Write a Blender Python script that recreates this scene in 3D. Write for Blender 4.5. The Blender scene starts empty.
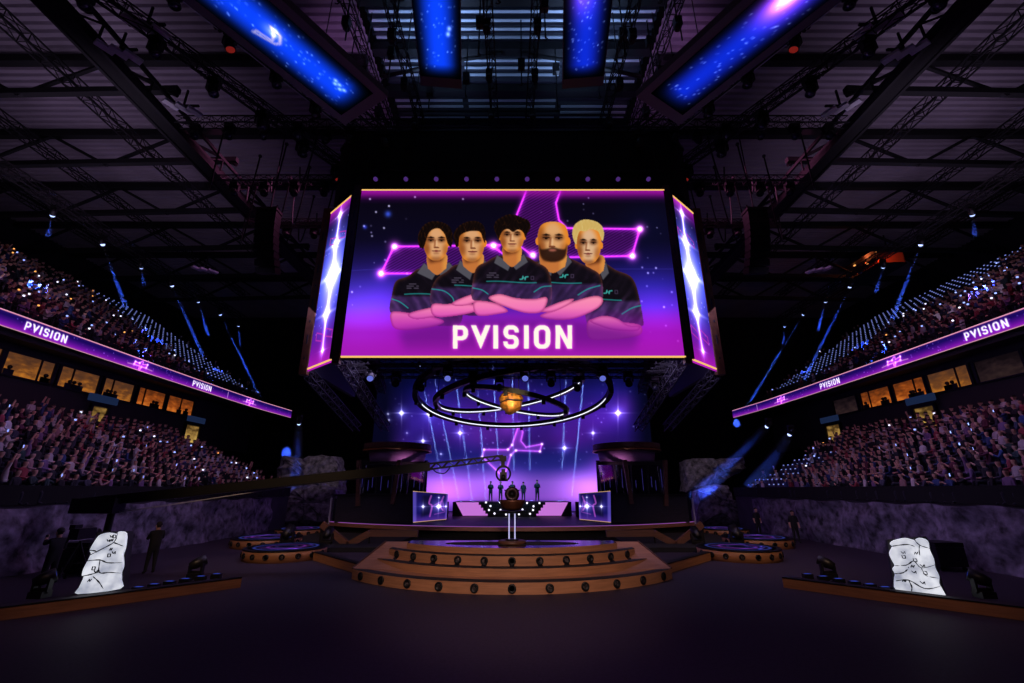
import bpy, math, random
import numpy as np
from mathutils import Vector, Matrix

random.seed(7)
rng = np.random.default_rng(7)
scene = bpy.context.scene
COL = scene.collection
PI = math.pi

# ------------------------------------------------------------------ camera
F = 444.0                      # focal length in pixels of the 1024 x 683 frame
PITCH = math.radians(18.4)
HC = 3.0                       # eye height
CP, SP = math.cos(PITCH), math.sin(PITCH)
cam_data = bpy.data.cameras.new('camera')
cam_data.sensor_width = 36.0
cam_data.lens = F / 1024 * 36.0
cam_data.clip_end = 300
cam = bpy.data.objects.new('camera', cam_data)
COL.objects.link(cam)
cam.location = (0, 0, HC)
cam.rotation_euler = (PI / 2 + PITCH, 0, 0)
scene.camera = cam


def at(px, py, X=None, Y=None, Z=None):
    """Survey helper: the point of the arena that the photo shows at (px, py) on a known plane."""
    x = (px - 512) / F
    u = (341.5 - py) / F
    d = Vector((x, CP - u * SP, SP + u * CP))
    if Y is not None:
        t = Y / d.y
    elif Z is not None:
        t = (Z - HC) / d.z
    else:
        t = X / d.x
    return Vector((d.x * t, d.y * t, HC + d.z * t))


def proj(X, Y, Z):
    fwd = Y * CP + (Z - HC) * SP
    up = -Y * SP + (Z - HC) * CP
    return 512 + F * X / fwd, 341.5 - F * up / fwd


# ------------------------------------------------------------------ materials
def s2l(c):
    c = np.asarray(c, dtype=float)
    return np.where(c <= 0.04045, c / 12.92, ((np.maximum(c, 0) + 0.055) / 1.055) ** 2.4)


def lin(r, g, b):
    v = s2l(np.array([r, g, b]) / 255.0)
    return (float(v[0]), float(v[1]), float(v[2]), 1.0)


MATS = {}


def mat(name, rgb, rough=0.6, metal=0.0, noise=0.0, scale=4.0, bump=0.0, spec=0.5, detail=4.0, stretch=None):
    if name in MATS:
        return MATS[name]
    m = bpy.data.materials.new(name)
    m.use_nodes = True
    nt = m.node_tree
    b = nt.nodes['Principled BSDF']
    c = lin(*rgb)
    b.inputs['Base Color'].default_value = c
    b.inputs['Roughness'].default_value = rough
    b.inputs['Metallic'].default_value = metal
    b.inputs['Specular IOR Level'].default_value = spec
    if noise > 0 or bump > 0:
        tc = nt.nodes.new('ShaderNodeTexCoord')
        n = nt.nodes.new('ShaderNodeTexNoise')
        n.inputs['Scale'].default_value = scale
        n.inputs['Detail'].default_value = detail
        src = tc.outputs['Object']
        if stretch:
            mp = nt.nodes.new('ShaderNodeMapping')
            mp.inputs['Scale'].default_value = stretch
            nt.links.new(src, mp.inputs['Vector'])
            src = mp.outputs['Vector']
        nt.links.new(src, n.inputs['Vector'])
        if noise > 0:
            r = nt.nodes.new('ShaderNodeValToRGB')
            r.color_ramp.elements[0].position = 0.3
            r.color_ramp.elements[1].position = 0.7
            r.color_ramp.elements[0].color = tuple(v * (1 - noise) for v in c[:3]) + (1,)
            r.color_ramp.elements[1].color = tuple(min(1, v * (1 + noise)) for v in c[:3]) + (1,)
            nt.links.new(n.outputs['Fac'], r.inputs['Fac'])
            nt.links.new(r.outputs['Color'], b.inputs['Base Color'])
        if bump > 0:
            bp = nt.nodes.new('ShaderNodeBump')
            bp.inputs['Strength'].default_value = bump
            bp.inputs['Distance'].default_value = 0.05
            nt.links.new(n.outputs['Fac'], bp.inputs['Height'])
            nt.links.new(bp.outputs['Normal'], b.inputs['Normal'])
    MATS[name] = m
    return m


def emit(name, rgb, strength=1.0):
    if name in MATS:
        return MATS[name]
    m = bpy.data.materials.new(name)
    m.use_nodes = True
    nt = m.node_tree
    nt.nodes.remove(nt.nodes['Principled BSDF'])
    e = nt.nodes.new('ShaderNodeEmission')
    e.inputs['Color'].default_value = lin(*rgb)
    e.inputs['Strength'].default_value = strength
    nt.links.new(e.outputs[0], nt.nodes['Material Output'].inputs['Surface'])
    MATS[name] = m
    return m


def led_mat(name='led_picture', strength=1.0, sampling='AUTO'):
    if name in MATS:
        return MATS[name]
    m = bpy.data.materials.new(name)
    m.use_nodes = True
    nt = m.node_tree
    nt.nodes.remove(nt.nodes['Principled BSDF'])
    a = nt.nodes.new('ShaderNodeAttribute')
    a.attribute_name = 'Col'
    e = nt.nodes.new('ShaderNodeEmission')
    e.inputs['Strength'].default_value = strength
    nt.links.new(a.outputs['Color'], e.inputs['Color'])
    nt.links.new(e.outputs[0], nt.nodes['Material Output'].inputs['Surface'])
    m.cycles.emission_sampling = sampling
    MATS[name] = m
    return m


def haze_mat(name, density):
    if name in MATS:
        return MATS[name]
    m = bpy.data.materials.new(name)
    m.use_nodes = True
    nt = m.node_tree
    nt.nodes.remove(nt.nodes['Principled BSDF'])
    v = nt.nodes.new('ShaderNodeVolumeScatter')
    v.inputs['Color'].default_value = (1, 1, 1, 1)
    v.inputs['Density'].default_value = density
    v.inputs['Anisotropy'].default_value = 0.0
    nt.links.new(v.outputs[0], nt.nodes['Material Output'].inputs['Volume'])
    MATS[name] = m
    return m


M_BLACK = mat('black_metal', (17, 16, 19), 0.5, 0.3)
M_DRAPE = mat('black_drape', (14, 13, 15), 0.95, noise=0.3, scale=3, stretch=(6, 6, 0.3))
M_STEEL = mat('truss_steel', (52, 50, 58), 0.5, 0.6)
M_DKSTEEL = mat('dark_girder_steel', (17, 16, 20), 0.7, 0.2)
M_WOOD = mat('bronze_wood', (158, 108, 76), 0.5, noise=0.2, scale=2.2, stretch=(0.6, 0.6, 9))
M_WOODDK = mat('dark_wood', (92, 58, 42), 0.5, noise=0.25, scale=2.5, stretch=(0.6, 0.6, 8))
M_CONC = mat('concrete', (62, 58, 64), 0.85, noise=0.2, scale=1.2, bump=0.1)
M_DKWALL = mat('dark_wall_paint', (30, 27, 33), 0.8, noise=0.15, scale=0.8)
M_GLASS_BLK = mat('black_gloss', (9, 8, 14), 0.12, 0.0, spec=0.8)
M_DECK = mat('stage_deck_gloss', (16, 13, 34), 0.5, noise=0.15, scale=1.0, spec=0.12)
M_RUBBER = mat('black_rubber', (15, 14, 16), 0.7)
M_LEDWHITE = emit('white_led_strip', (235, 235, 255), 1.3)
M_FLOOD = mat('pale_reflector', (190, 188, 196), 0.35)
M_GOLD = mat('gold_leaf', (222, 150, 44), 0.45, 0.35, noise=0.3, scale=3, bump=0.7)
M_ROCK = mat('sculpted_rock', (112, 102, 120), 0.9, noise=0.85, scale=2.6, bump=1.0, detail=10)


# ------------------------------------------------------------------ mesh builder
class MB:
    def __init__(self):
        self.v, self.f, self.m, self.s = [], [], [], []

    def add(self, vs, fs, mi=0, smooth=False):
        b = len(self.v)
        self.v.extend([tuple(p) for p in vs])
        for f in fs:
            self.f.append(tuple(b + i for i in f))
            self.m.append(mi)
            self.s.append(smooth)
        return self

    def box(self, c, s, mi=0, rz=0.0, M=None):
        hx, hy, hz = s[0] / 2, s[1] / 2, s[2] / 2
        vs = [Vector((x, y, z)) for x in (-hx, hx) for y in (-hy, hy) for z in (-hz, hz)]
        R = M if M is not None else Matrix.Rotation(rz, 3, 'Z')
        vs = [R @ p + Vector(c) for p in vs]
        return self.add(vs, [(0, 1, 3, 2), (4, 6, 7, 5), (0, 4, 5, 1), (2, 3, 7, 6), (0, 2, 6, 4), (1, 5, 7, 3)], mi)

    def bar(self, a, b, w, h=None, mi=0, up=(0, 0, 1)):
        a, b = Vector(a), Vector(b)
        h = w if h is None else h
        d = (b - a)
        if d.length < 1e-6:
            return self
        d.normalize()
        u = Vector(up)
        if abs(d.dot(u)) > 0.98:
            u = Vector((0, 1, 0))
        sx = d.cross(u).normalized()
        uz = sx.cross(d).normalized()
        vs = []
        for p in (a, b):
            for i, j in ((-1, -1), (1, -1), (1, 1), (-1, 1)):
                vs.append(p + sx * (i * w / 2) + uz * (j * h / 2))
        return self.add(vs, [(3, 2, 1, 0), (4, 5, 6, 7), (0, 1, 5, 4), (1, 2, 6, 5), (2, 3, 7, 6), (3, 0, 4, 7)], mi)

    def tube(self, pts, r, n=8, mi=0, cap=True, smooth=True, closed=False):
        pts = [Vector(p) for p in pts]
        k = len(pts)
        rs = r if isinstance(r, (list, tuple)) else [r] * k
        rings = []
        prev = None
        for i, p in enumerate(pts):
            if closed:
                d = pts[(i + 1) % k] - pts[i - 1]
            else:
                d = pts[min(i + 1, k - 1)] - pts[max(i - 1, 0)]
            d.normalize()
            if prev is None:
                u = Vector((0, 0, 1)) if abs(d.z) < 0.9 else Vector((1, 0, 0))
            else:
                u = prev
            sx = d.cross(u)
            if sx.length < 1e-5:
                sx = d.cross(Vector((0, 1, 0)))
            sx.normalize()
            uz = sx.cross(d).normalized()
            prev = uz
            rings.append([p + sx * (rs[i] * math.cos(2 * PI * j / n)) + uz * (rs[i] * math.sin(2 * PI * j / n)) for j in range(n)])
        vs = [q for rg in rings for q in rg]
        fs = []
        for i in range(k if closed else k - 1):
            for j in range(n):
                a, b2 = i * n + j, i * n + (j + 1) % n
                c, d2 = ((i + 1) % k) * n + (j + 1) % n, ((i + 1) % k) * n + j
                fs.append((a, b2, c, d2))
        self.add(vs, fs, mi, smooth)
        if cap and not closed:
            self.add(rings[0], [tuple(range(n))[::-1]], mi)
            self.add(rings[-1], [tuple(range(n))], mi)
        return self

    def lathe(self, prof, n=24, c=(0, 0, 0), mi=0, smooth=True, M=None):
        vs = []
        for r, z in prof:
            for j in range(n):
                a = 2 * PI * j / n
                p = Vector((r * math.cos(a), r * math.sin(a), z))
                if M is not None:
                    p = M @ p
                vs.append(p + Vector(c))
        fs = []
        for i in range(len(prof) - 1):
            for j in range(n):
                fs.append((i * n + j, i * n + (j + 1) % n, (i + 1) * n + (j + 1) % n, (i + 1) * n + j))
        if prof[0][0] > 1e-4:
            fs.append(tuple(range(n))[::-1])
        if prof[-1][0] > 1e-4:
            fs.append(tuple((len(prof) - 1) * n + j for j in range(n)))
        return self.add(vs, fs, mi, smooth)

    def prism(self, poly, z0, z1, mi=0, mi_top=None):
        """poly: counter-clockwise (x, y) outline; extruded z0..z1."""
        n = len(poly)
        vs = [(x, y, z0) for x, y in poly] + [(x, y, z1) for x, y in poly]
        self.add(vs, [tuple(range(n))[::-1]] + [(i, (i + 1) % n, n + (i + 1) % n, n + i) for i in range(n)], mi)
        self.add([(x, y, z1) for x, y in poly], [tuple(range(n))], mi if mi_top is None else mi_top)
        return self

    def slab(self, quad, depth):
        """a quad given a thickness along -normal."""
        q = [Vector(p) for p in quad]
        nrm = (q[1] - q[0]).cross(q[3] - q[0]).normalized()
        b = [p - nrm * depth for p in q]
        return self.add(q + b, [(0, 1, 2, 3), (7, 6, 5, 4), (0, 4, 5, 1), (1, 5, 6, 2), (2, 6, 7, 3), (3, 7, 4, 0)])

    def ball(self, c, r, n=10, k=6, mi=0, sc=(1, 1, 1)):
        prof = [(r * math.sin(PI * i / k), -r * math.cos(PI * i / k)) for i in range(k + 1)]
        vs = []
        b = MB().lathe(prof, n)
        self.add([(p[0] * sc[0] + c[0], p[1] * sc[1] + c[1], p[2] * sc[2] + c[2]) for p in b.v], b.f, mi, True)
        return self

    def build(self, name, material, parent=None, loc=None):
        me = bpy.data.meshes.new(name)
        v = self.v
        me.from_pydata(v, [], self.f)
        for mm in (material if isinstance(material, (list, tuple)) else [material]):
            me.materials.append(mm)
        me.polygons.foreach_set('material_index', self.m)
        me.polygons.foreach_set('use_smooth', self.s)
        me.update()
        o = bpy.data.objects.new(name, me)
        COL.objects.link(o)
        if parent is not None:
            o.parent = parent
        if loc is not None:
            o.location = loc
        return o


def tag(o, label=None, cat=None, group=None, kind=None):
    if label:
        o['label'] = label
    if cat:
        o['category'] = cat
    if group:
        o['group'] = group
    if kind:
        o['kind'] = kind
    return o


def empty(name, label, cat, loc=(0, 0, 0), rz=0.0, group=None):
    o = bpy.data.objects.new(name, None)
    o.empty_display_size = 0.2
    COL.objects.link(o)
    o.location = loc
    o.rotation_euler = (0, 0, rz)
    return tag(o, label, cat, group)


def struct(name, mb, m, label=None):
    return tag(mb.build(name, m), label, None, None, 'structure')


KIDS = {}


def copy_tree(o, parent=None):
    c = o.copy()
    COL.objects.link(c)
    c.parent = parent
    for ch in list(o.children):
        copy_tree(ch, c)
    return c


def grid_mesh(name, P, C, material, parent=None):
    """P: (h, w, 3) positions, C: (h, w, 3) linear colours: a display surface whose picture is stored per vertex."""
    h, w = P.shape[:2]
    idx = np.arange(h * w).reshape(h, w)
    q = np.stack([idx[:-1, :-1], idx[:-1, 1:], idx[1:, 1:], idx[1:, :-1]], -1).reshape(-1, 4)
    me = bpy.data.meshes.new(name)
    me.vertices.add(h * w)
    me.vertices.foreach_set('co', P.reshape(-1).astype(np.float32))
    nq = len(q)
    me.loops.add(nq * 4)
    me.loops.foreach_set('vertex_index', q.reshape(-1).astype(np.int32))
    me.polygons.add(nq)
    me.polygons.foreach_set('loop_start', (np.arange(nq) * 4).astype(np.int32))
    me.polygons.foreach_set('loop_total', np.full(nq, 4, np.int32))
    me.update(calc_edges=True)
    a = me.color_attributes.new('Col', 'FLOAT_COLOR', 'POINT')
    rgba = np.ones((h * w, 4), np.float32)
    rgba[:, :3] = C.reshape(-1, 3)
    a.data.foreach_set('color', rgba.reshape(-1))
    me.materials.append(material)
    o = bpy.data.objects.new(name, me)
    COL.objects.link(o)
    if parent is not None:
        o.parent = parent
    return o


ORD = ['first', 'second', 'third', 'fourth', 'fifth', 'sixth', 'seventh', 'eighth', 'ninth', 'tenth', 'eleventh', 'twelfth',
       'thirteenth', 'fourteenth', 'fifteenth', 'sixteenth', 'seventeenth', 'eighteenth', 'nineteenth', 'twentieth']
SIDE = {-1: 'on the crane side', 1: 'on the craneless side'}


# ------------------------------------------------------------------ LED picture painter
class Canvas:
    """A small raster, painted with shapes; coordinates are (x0..x1, y0..y1), k samples per unit."""

    def __init__(self, x0, y0, x1, y1, k, k2=None):
        self.x0, self.y0, self.k = x0, y0, k
        self.ky = k2 or k
        self.w, self.h = int(round((x1 - x0) * k)), int(round((y1 - y0) * self.ky))
        xs = x0 + (np.arange(self.w) + 0.5) / k
        ys = y0 + (np.arange(self.h) + 0.5) / self.ky
        self.X, self.Y = np.meshgrid(xs, ys)
        self.a = np.zeros((self.h, self.w, 3))

    def ramp(self, stops, axis='y'):
        t = self.Y if axis == 'y' else self.X
        ps = [s[0] for s in stops]
        for i in range(3):
            self.a[..., i] = np.interp(t, ps, [s[1][i] / 255 for s in stops])

    def over(self, mask, c):
        c = np.asarray(c, dtype=float) / 255
        self.a += mask[..., None] * (c - self.a)

    def add(self, mask, c):
        self.a += mask[..., None] * (np.asarray(c, dtype=float) / 255)

    def pip(self, pts):
        pts = np.asarray(pts, dtype=float)
        X, Y = self.X, self.Y
        ins = np.zeros(X.shape, bool)
        xl, xh, yl, yh = pts[:, 0].min(), pts[:, 0].max(), pts[:, 1].min(), pts[:, 1].max()
        i0, i1 = max(0, int((yl - self.y0) * self.ky) - 1), min(self.h, int((yh - self.y0) * self.ky) + 2)
        j0, j1 = max(0, int((xl - self.x0) * self.k) - 1), min(self.w, int((xh - self.x0) * self.k) + 2)
        if i1 <= i0 or j1 <= j0:
            return ins.astype(float)
        X, Y = X[i0:i1, j0:j1], Y[i0:i1, j0:j1]
        r = np.zeros(X.shape, bool)
        n = len(pts)
        for i in range(n):
            xa, ya = pts[i]
            xb, yb = pts[(i + 1) % n]
            if ya == yb:
                continue
            r ^= ((ya > Y) != (yb > Y)) & (X < (xb - xa) * (Y - ya) / (yb - ya) + xa)
        ins[i0:i1, j0:j1] = r
        return ins.astype(float)

    def blur(self, m, r):
        n = max(1, int(round(r * self.k)))
        for _ in range(2):
            for ax in (0, 1):
                p = np.concatenate([np.repeat(m.take([0], ax), n + 1, ax), m, np.repeat(m.take([-1], ax), n, ax)], ax)
                c = np.cumsum(p, ax)
                sl = [slice(None)] * m.ndim
                s2 = [slice(None)] * m.ndim
                sl[ax] = slice(2 * n + 1, None)
                s2[ax] = slice(0, -(2 * n + 1))
                m = (c[tuple(sl)] - c[tuple(s2)]) / (2 * n + 1)
        return m

    def shape(self, pts, c, alpha=1.0, soft=0.0, smooth=True):
        m = self.pip(spline(pts) if smooth else pts)
        if soft > 0:
            m = self.blur(m, soft)
        self.over(m * alpha, c)
        return m

    def dist(self, pts, closed=False):
        d = np.full(self.X.shape, 1e9)
        n = len(pts)
        for i in range(n if closed else n - 1):
            ax, ay = pts[i]
            bx, by = pts[(i + 1) % n]
            dx, dy = bx - ax, by - ay
            L = dx * dx + dy * dy + 1e-12
            t = np.clip(((self.X - ax) * dx + (self.Y - ay) * dy) / L, 0, 1)
            d = np.minimum(d, np.hypot(self.X - ax - t * dx, self.Y - ay - t * dy))
        return d

    def line(self, pts, w, c, alpha=1.0, closed=False, add=False, smooth=False):
        if smooth:
            pts = spline(pts, closed)
        d = self.dist(pts, closed)
        m = np.clip((w / 2 - d) * self.k * 0.7 + 0.5, 0, 1) * alpha
        (self.add if add else self.over)(m, c)

    def glow(self, x, y, r, c, s=1.0, sx=1.0, sy=1.0):
        q = ((self.X - x) / sx) ** 2 + ((self.Y - y) / sy) ** 2
        self.add(np.exp(-q / (r * r)) * s, c)

    def star(self, x, y, r, c, s=1.0, arm=3.2, slant=0.0):
        X = self.X - x
        Y = self.Y - y
        X = X - slant * Y
        self.glow(x, y, r * 1.9, c, 0.35 * s)
        self.glow(x, y, r * 0.55, (255, 255, 255), 1.2 * s)
        hx = np.exp(-np.abs(X) / (r * arm * 0.33)) * np.exp(-(Y / (r * 0.16)) ** 2)
        hy = np.exp(-np.abs(Y) / (r * arm * 0.38)) * np.exp(-(X / (r * 0.16)) ** 2)
        self.add((hx + hy) * 0.9 * s, (220, 215, 255))

    def text(self, s, x, y, h, c, alpha=1.0, glow=None, gap=0.13, shear=0.0):
        """y is the baseline (y grows downwards). Returns the mask."""
        tot = np.zeros(self.X.shape)
        cx = x
        for ch in s:
            w = LETTER_W[ch]
            U = (self.X - cx) / h
            V = (y - self.Y) / h
            tot = np.maximum(tot, letter(ch, U - shear * V, V))
            cx += (w + gap - (0.09 if ch in 'PV' else 0)) * h
        if glow:
            self.add(self.blur(tot, glow[0]) * glow[2], glow[1])
            self.add(self.blur(tot, glow[0] * 0.4) * glow[2], glow[1])
        self.over(tot * alpha, c)
        return cx

    def sample(self, X, Y):
        u = np.clip((X - self.x0) * self.k - 0.5, 0, self.w - 1.001)
        v = np.clip((Y - self.y0) * self.ky - 0.5, 0, self.h - 1.001)
        i, j = v.astype(int), u.astype(int)
        fu, fv = (u - j)[..., None], (v - i)[..., None]
        a = self.a
        return a[i, j] * (1 - fu) * (1 - fv) + a[i, j + 1] * fu * (1 - fv) + a[i + 1, j] * (1 - fu) * fv + a[i + 1, j + 1] * fu * fv


def spline(pts, closed=True, k=5):
    p = np.asarray(pts, dtype=float)
    n = len(p)
    out = []
    for i in range(n if closed else n - 1):
        if closed:
            a, b, c, d = p[i - 1], p[i], p[(i + 1) % n], p[(i + 2) % n]
        else:
            a, b, c, d = p[max(i - 1, 0)], p[i], p[i + 1], p[min(i + 2, n - 1)]
        for t in np.arange(k) / k:
            out.append(0.5 * ((2 * b) + (c - a) * t + (2 * a - 5 * b + 4 * c - d) * t * t + (3 * b - a - 3 * c + d) * t ** 3))
    if not closed:
        out.append(p[-1])
    return [tuple(q) for q in out]


LETTER_W = {'P': 0.65, 'V': 0.82, 'I': 0.20, 'S': 0.66, 'O': 0.70, 'N': 0.72}
ST = 0.195


def letter(ch, U, V):
    w = LETTER_W[ch]
    inb = (V >= 0) & (V <= 1)

    def rr(u0, v0, u1, v1, r):
        cx, cy = (u0 + u1) / 2, (v0 + v1) / 2
        qx = np.abs(U - cx) - ((u1 - u0) / 2 - r)
        qy = np.abs(V - cy) - ((v1 - v0) / 2 - r)
        return (np.hypot(np.maximum(qx, 0), np.maximum(qy, 0)) + np.minimum(np.maximum(qx, qy), 0) - r) < 0

    if ch == 'I':
        m = inb & (U >= 0) & (U <= w)
    elif ch == 'P':
        bowl = rr(-0.3, 0.36, w, 1, 0.28) & ~rr(-0.3, 0.36 + ST * 0.86, w - ST, 1 - ST * 0.86, 0.12) & (U > 0)
        m = bowl | (inb & (U >= 0) & (U <= ST))
    elif ch == 'V':
        a = w / 2 * (1 - V)
        m = inb & (((U >= a - 0.01) & (U <= a + ST * 1.08)) | ((U <= w - a + 0.01) & (U >= w - a - ST * 1.08)))
        m = m & (U >= a - 0.01) & (U <= w - a + 0.01)
    elif ch == 'N':
        a = (w - ST * 1.05) * (1 - V)
        m = inb & (((U >= 0) & (U <= ST)) | ((U >= w - ST) & (U <= w)) | ((U >= a) & (U <= a + ST * 1.05)))
    elif ch == 'O':
        m = rr(0, -0.01, w, 1.01, 0.3) & ~rr(ST, ST * 0.86, w - ST, 1 - ST * 0.86, 0.13)
    else:  # S
        top = rr(0, 0.42, w, 1.01, 0.27) & ~rr(ST * 0.98, 0.42 + ST * 0.8, w - ST * 0.9, 1 - ST * 0.82, 0.11)
        bot = rr(0, -0.01, w, 0.58, 0.27) & ~rr(ST * 0.9, ST * 0.82, w - ST * 0.98, 0.58 - ST * 0.8, 0.11)
        top = top & ~((U > w * 0.5) & (V < 0.70)) | (rr(0, 0.42, w, 0.58, 0.05) & (U > w * 0.28) & (U < w * 0.72))
        bot = bot & ~((U < w * 0.5) & (V > 0.30))
        m = top | bot
    return m.astype(float)


def emblem(cv, x, y, s, c=(255, 190, 255), glow=(230, 90, 255)):
    """the constellation emblem: linked stars in a crossed ribbon."""
    pts = [(-1.5, 0.25), (-1.35, -0.3), (-0.35, -0.28), (0.1, -0.75), (0.45, -0.7), (0.35, -0.25), (1.5, -0.45), (1.35, 0.2), (0.2, 0.3), (0.05, 0.85), (-0.25, 0.8), (-0.2, 0.3)]
    pp = [(x + a * s, y + b * s) for a, b in pts]
    m = cv.pip(pp)
    cv.add(m * 0.30, glow)
    d = cv.dist(pp, True)
    cv.add(np.exp(-(d / (0.13 * s)) ** 2) * 0.5, glow)
    cv.add(np.exp(-(d / (0.05 * s)) ** 2) * 0.5, c)
    for q in (pp[0], pp[1], pp[6], pp[7], pp[2], pp[8]):
        cv.glow(q[0], q[1], 0.13 * s, (255, 255, 255), 0.9)
        cv.glow(q[0], q[1], 0.3 * s, glow, 0.5)
# ------------------------------------------------------------------ pictures shown on the LED surfaces
def paint_face(cv, cx, y0, y1, w, turn=0.0, beard=False, tone=(240, 180, 128), rim=(252, 146, 44), jaw=0.74):
    h = y1 - y0
    t = turn * w * 0.10

    def ell(x, y, a, b, n=14):
        return [(x + a * math.cos(2 * PI * i / n), y + b * math.sin(2 * PI * i / n)) for i in range(n)]
    for sgn in (-1, 1):
        cv.shape(ell(cx + sgn * w * 0.49, y0 + h * 0.50, w * 0.075, h * 0.10), rim)
    out = [(cx, y0), (cx - w * 0.36, y0 + h * 0.08), (cx - w * 0.49, y0 + h * 0.32), (cx - w * 0.47, y0 + h * 0.6), (cx - w * jaw * 0.5, y0 + h * 0.84),
           (cx - w * 0.16, y1), (cx + w * 0.16, y1), (cx + w * jaw * 0.5, y0 + h * 0.84), (cx + w * 0.47, y0 + h * 0.6), (cx + w * 0.49, y0 + h * 0.32), (cx + w * 0.36, y0 + h * 0.08)]
    fm = cv.pip(spline(out))
    cv.over(fm, rim)
    inner = cv.blur(cv.pip(spline(ell(cx + t * 0.6, y0 + h * 0.5, w * 0.36, h * 0.5))), w * 0.09) * fm
    cv.over(inner * 0.95, tone)
    # modelling of cheeks and brow as in the printed portrait
    cv.over(cv.blur(cv.pip(ell(cx - w * 0.40, y0 + h * 0.45, w * 0.14, h * 0.36)), w * 0.08) * 0.55 * fm, (120, 56, 24))
    for sgn, s in ((-1, 0.75), (1, 0.5)):
        cv.over(cv.blur(cv.pip(ell(cx + t + sgn * w * 0.34, y0 + h * 0.70, w * 0.10, h * 0.17)), w * 0.07) * s * fm, (150, 76, 36))
    cv.over(cv.blur(cv.pip(ell(cx + t, y0 + h * 0.97, w * 0.24, h * 0.06)), w * 0.06) * 0.6 * fm, (120, 62, 36))
    if beard:
        bd = [(cx - w * 0.45, y0 + h * 0.56), (cx - w * 0.38, y0 + h * 0.70), (cx - w * 0.2, y0 + h * 0.69), (cx, y0 + h * 0.655), (cx + w * 0.2, y0 + h * 0.69), (cx + w * 0.38, y0 + h * 0.70), (cx + w * 0.45, y0 + h * 0.56),
              (cx + w * 0.40, y0 + h * 0.88), (cx + w * 0.17, y1 + h * 0.01), (cx - w * 0.17, y1 + h * 0.01), (cx - w * 0.40, y0 + h * 0.88)]
        cv.over(cv.blur(cv.pip(spline(bd)), w * 0.02) * 0.93, (44, 22, 16))
        cv.over(cv.blur(cv.pip(ell(cx + t, y0 + h * 0.725, w * 0.13, h * 0.03)), w * 0.02), (190, 106, 88))
    ey = y0 + h * 0.425
    for sgn in (-1, 1):
        ex = cx + t + sgn * w * 0.205
        cv.over(cv.blur(cv.pip(ell(ex, ey - h * 0.02, w * 0.16, h * 0.07)), w * 0.05) * 0.9, (92, 44, 22))
        cv.shape([(ex - w * 0.14, ey - h * 0.085 + (sgn > 0) * -0.0 * h), (ex, ey - h * 0.125), (ex + w * 0.15, ey - h * 0.08), (ex, ey - h * 0.06)], (34, 17, 12), 0.92, smooth=False)
        cv.shape(ell(ex, ey + h * 0.005, w * 0.08, h * 0.02), (170, 122, 96), 0.4)
        cv.shape(ell(ex, ey, w * 0.05, h * 0.028), (22, 12, 10), 0.95)
        cv.line([(ex - w * 0.10, ey - h * 0.02), (ex + w * 0.10, ey - h * 0.02)], w * 0.035, (40, 20, 14), 0.85)
    cv.line([(cx + t * 1.6 - w * 0.05, ey), (cx + t * 2 - w * 0.075, y0 + h * 0.61)], w * 0.07, (150, 80, 46), 0.6)
    cv.line([(cx + t * 1.8 + w * 0.01, ey + h * 0.02), (cx + t * 2 + w * 0.01, y0 + h * 0.60)], w * 0.06, (255, 214, 170), 0.45)
    cv.shape(ell(cx + t * 2, y0 + h * 0.635, w * 0.11, h * 0.026), (112, 52, 32), 0.8)
    if not beard:
        cv.shape(ell(cx + t * 1.4, y0 + h * 0.735, w * 0.15, h * 0.026), (170, 80, 70), 0.9)
        cv.line([(cx + t * 1.4 - w * 0.16, y0 + h * 0.73), (cx + t * 1.4 + w * 0.16, y0 + h * 0.73)], w * 0.03, (92, 36, 32), 0.9)
        cv.over(cv.blur(cv.pip(ell(cx + t * 1.2, y0 + h * 0.80, w * 0.13, h * 0.025)), w * 0.03) * 0.6, (140, 80, 50))
    return fm


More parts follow.
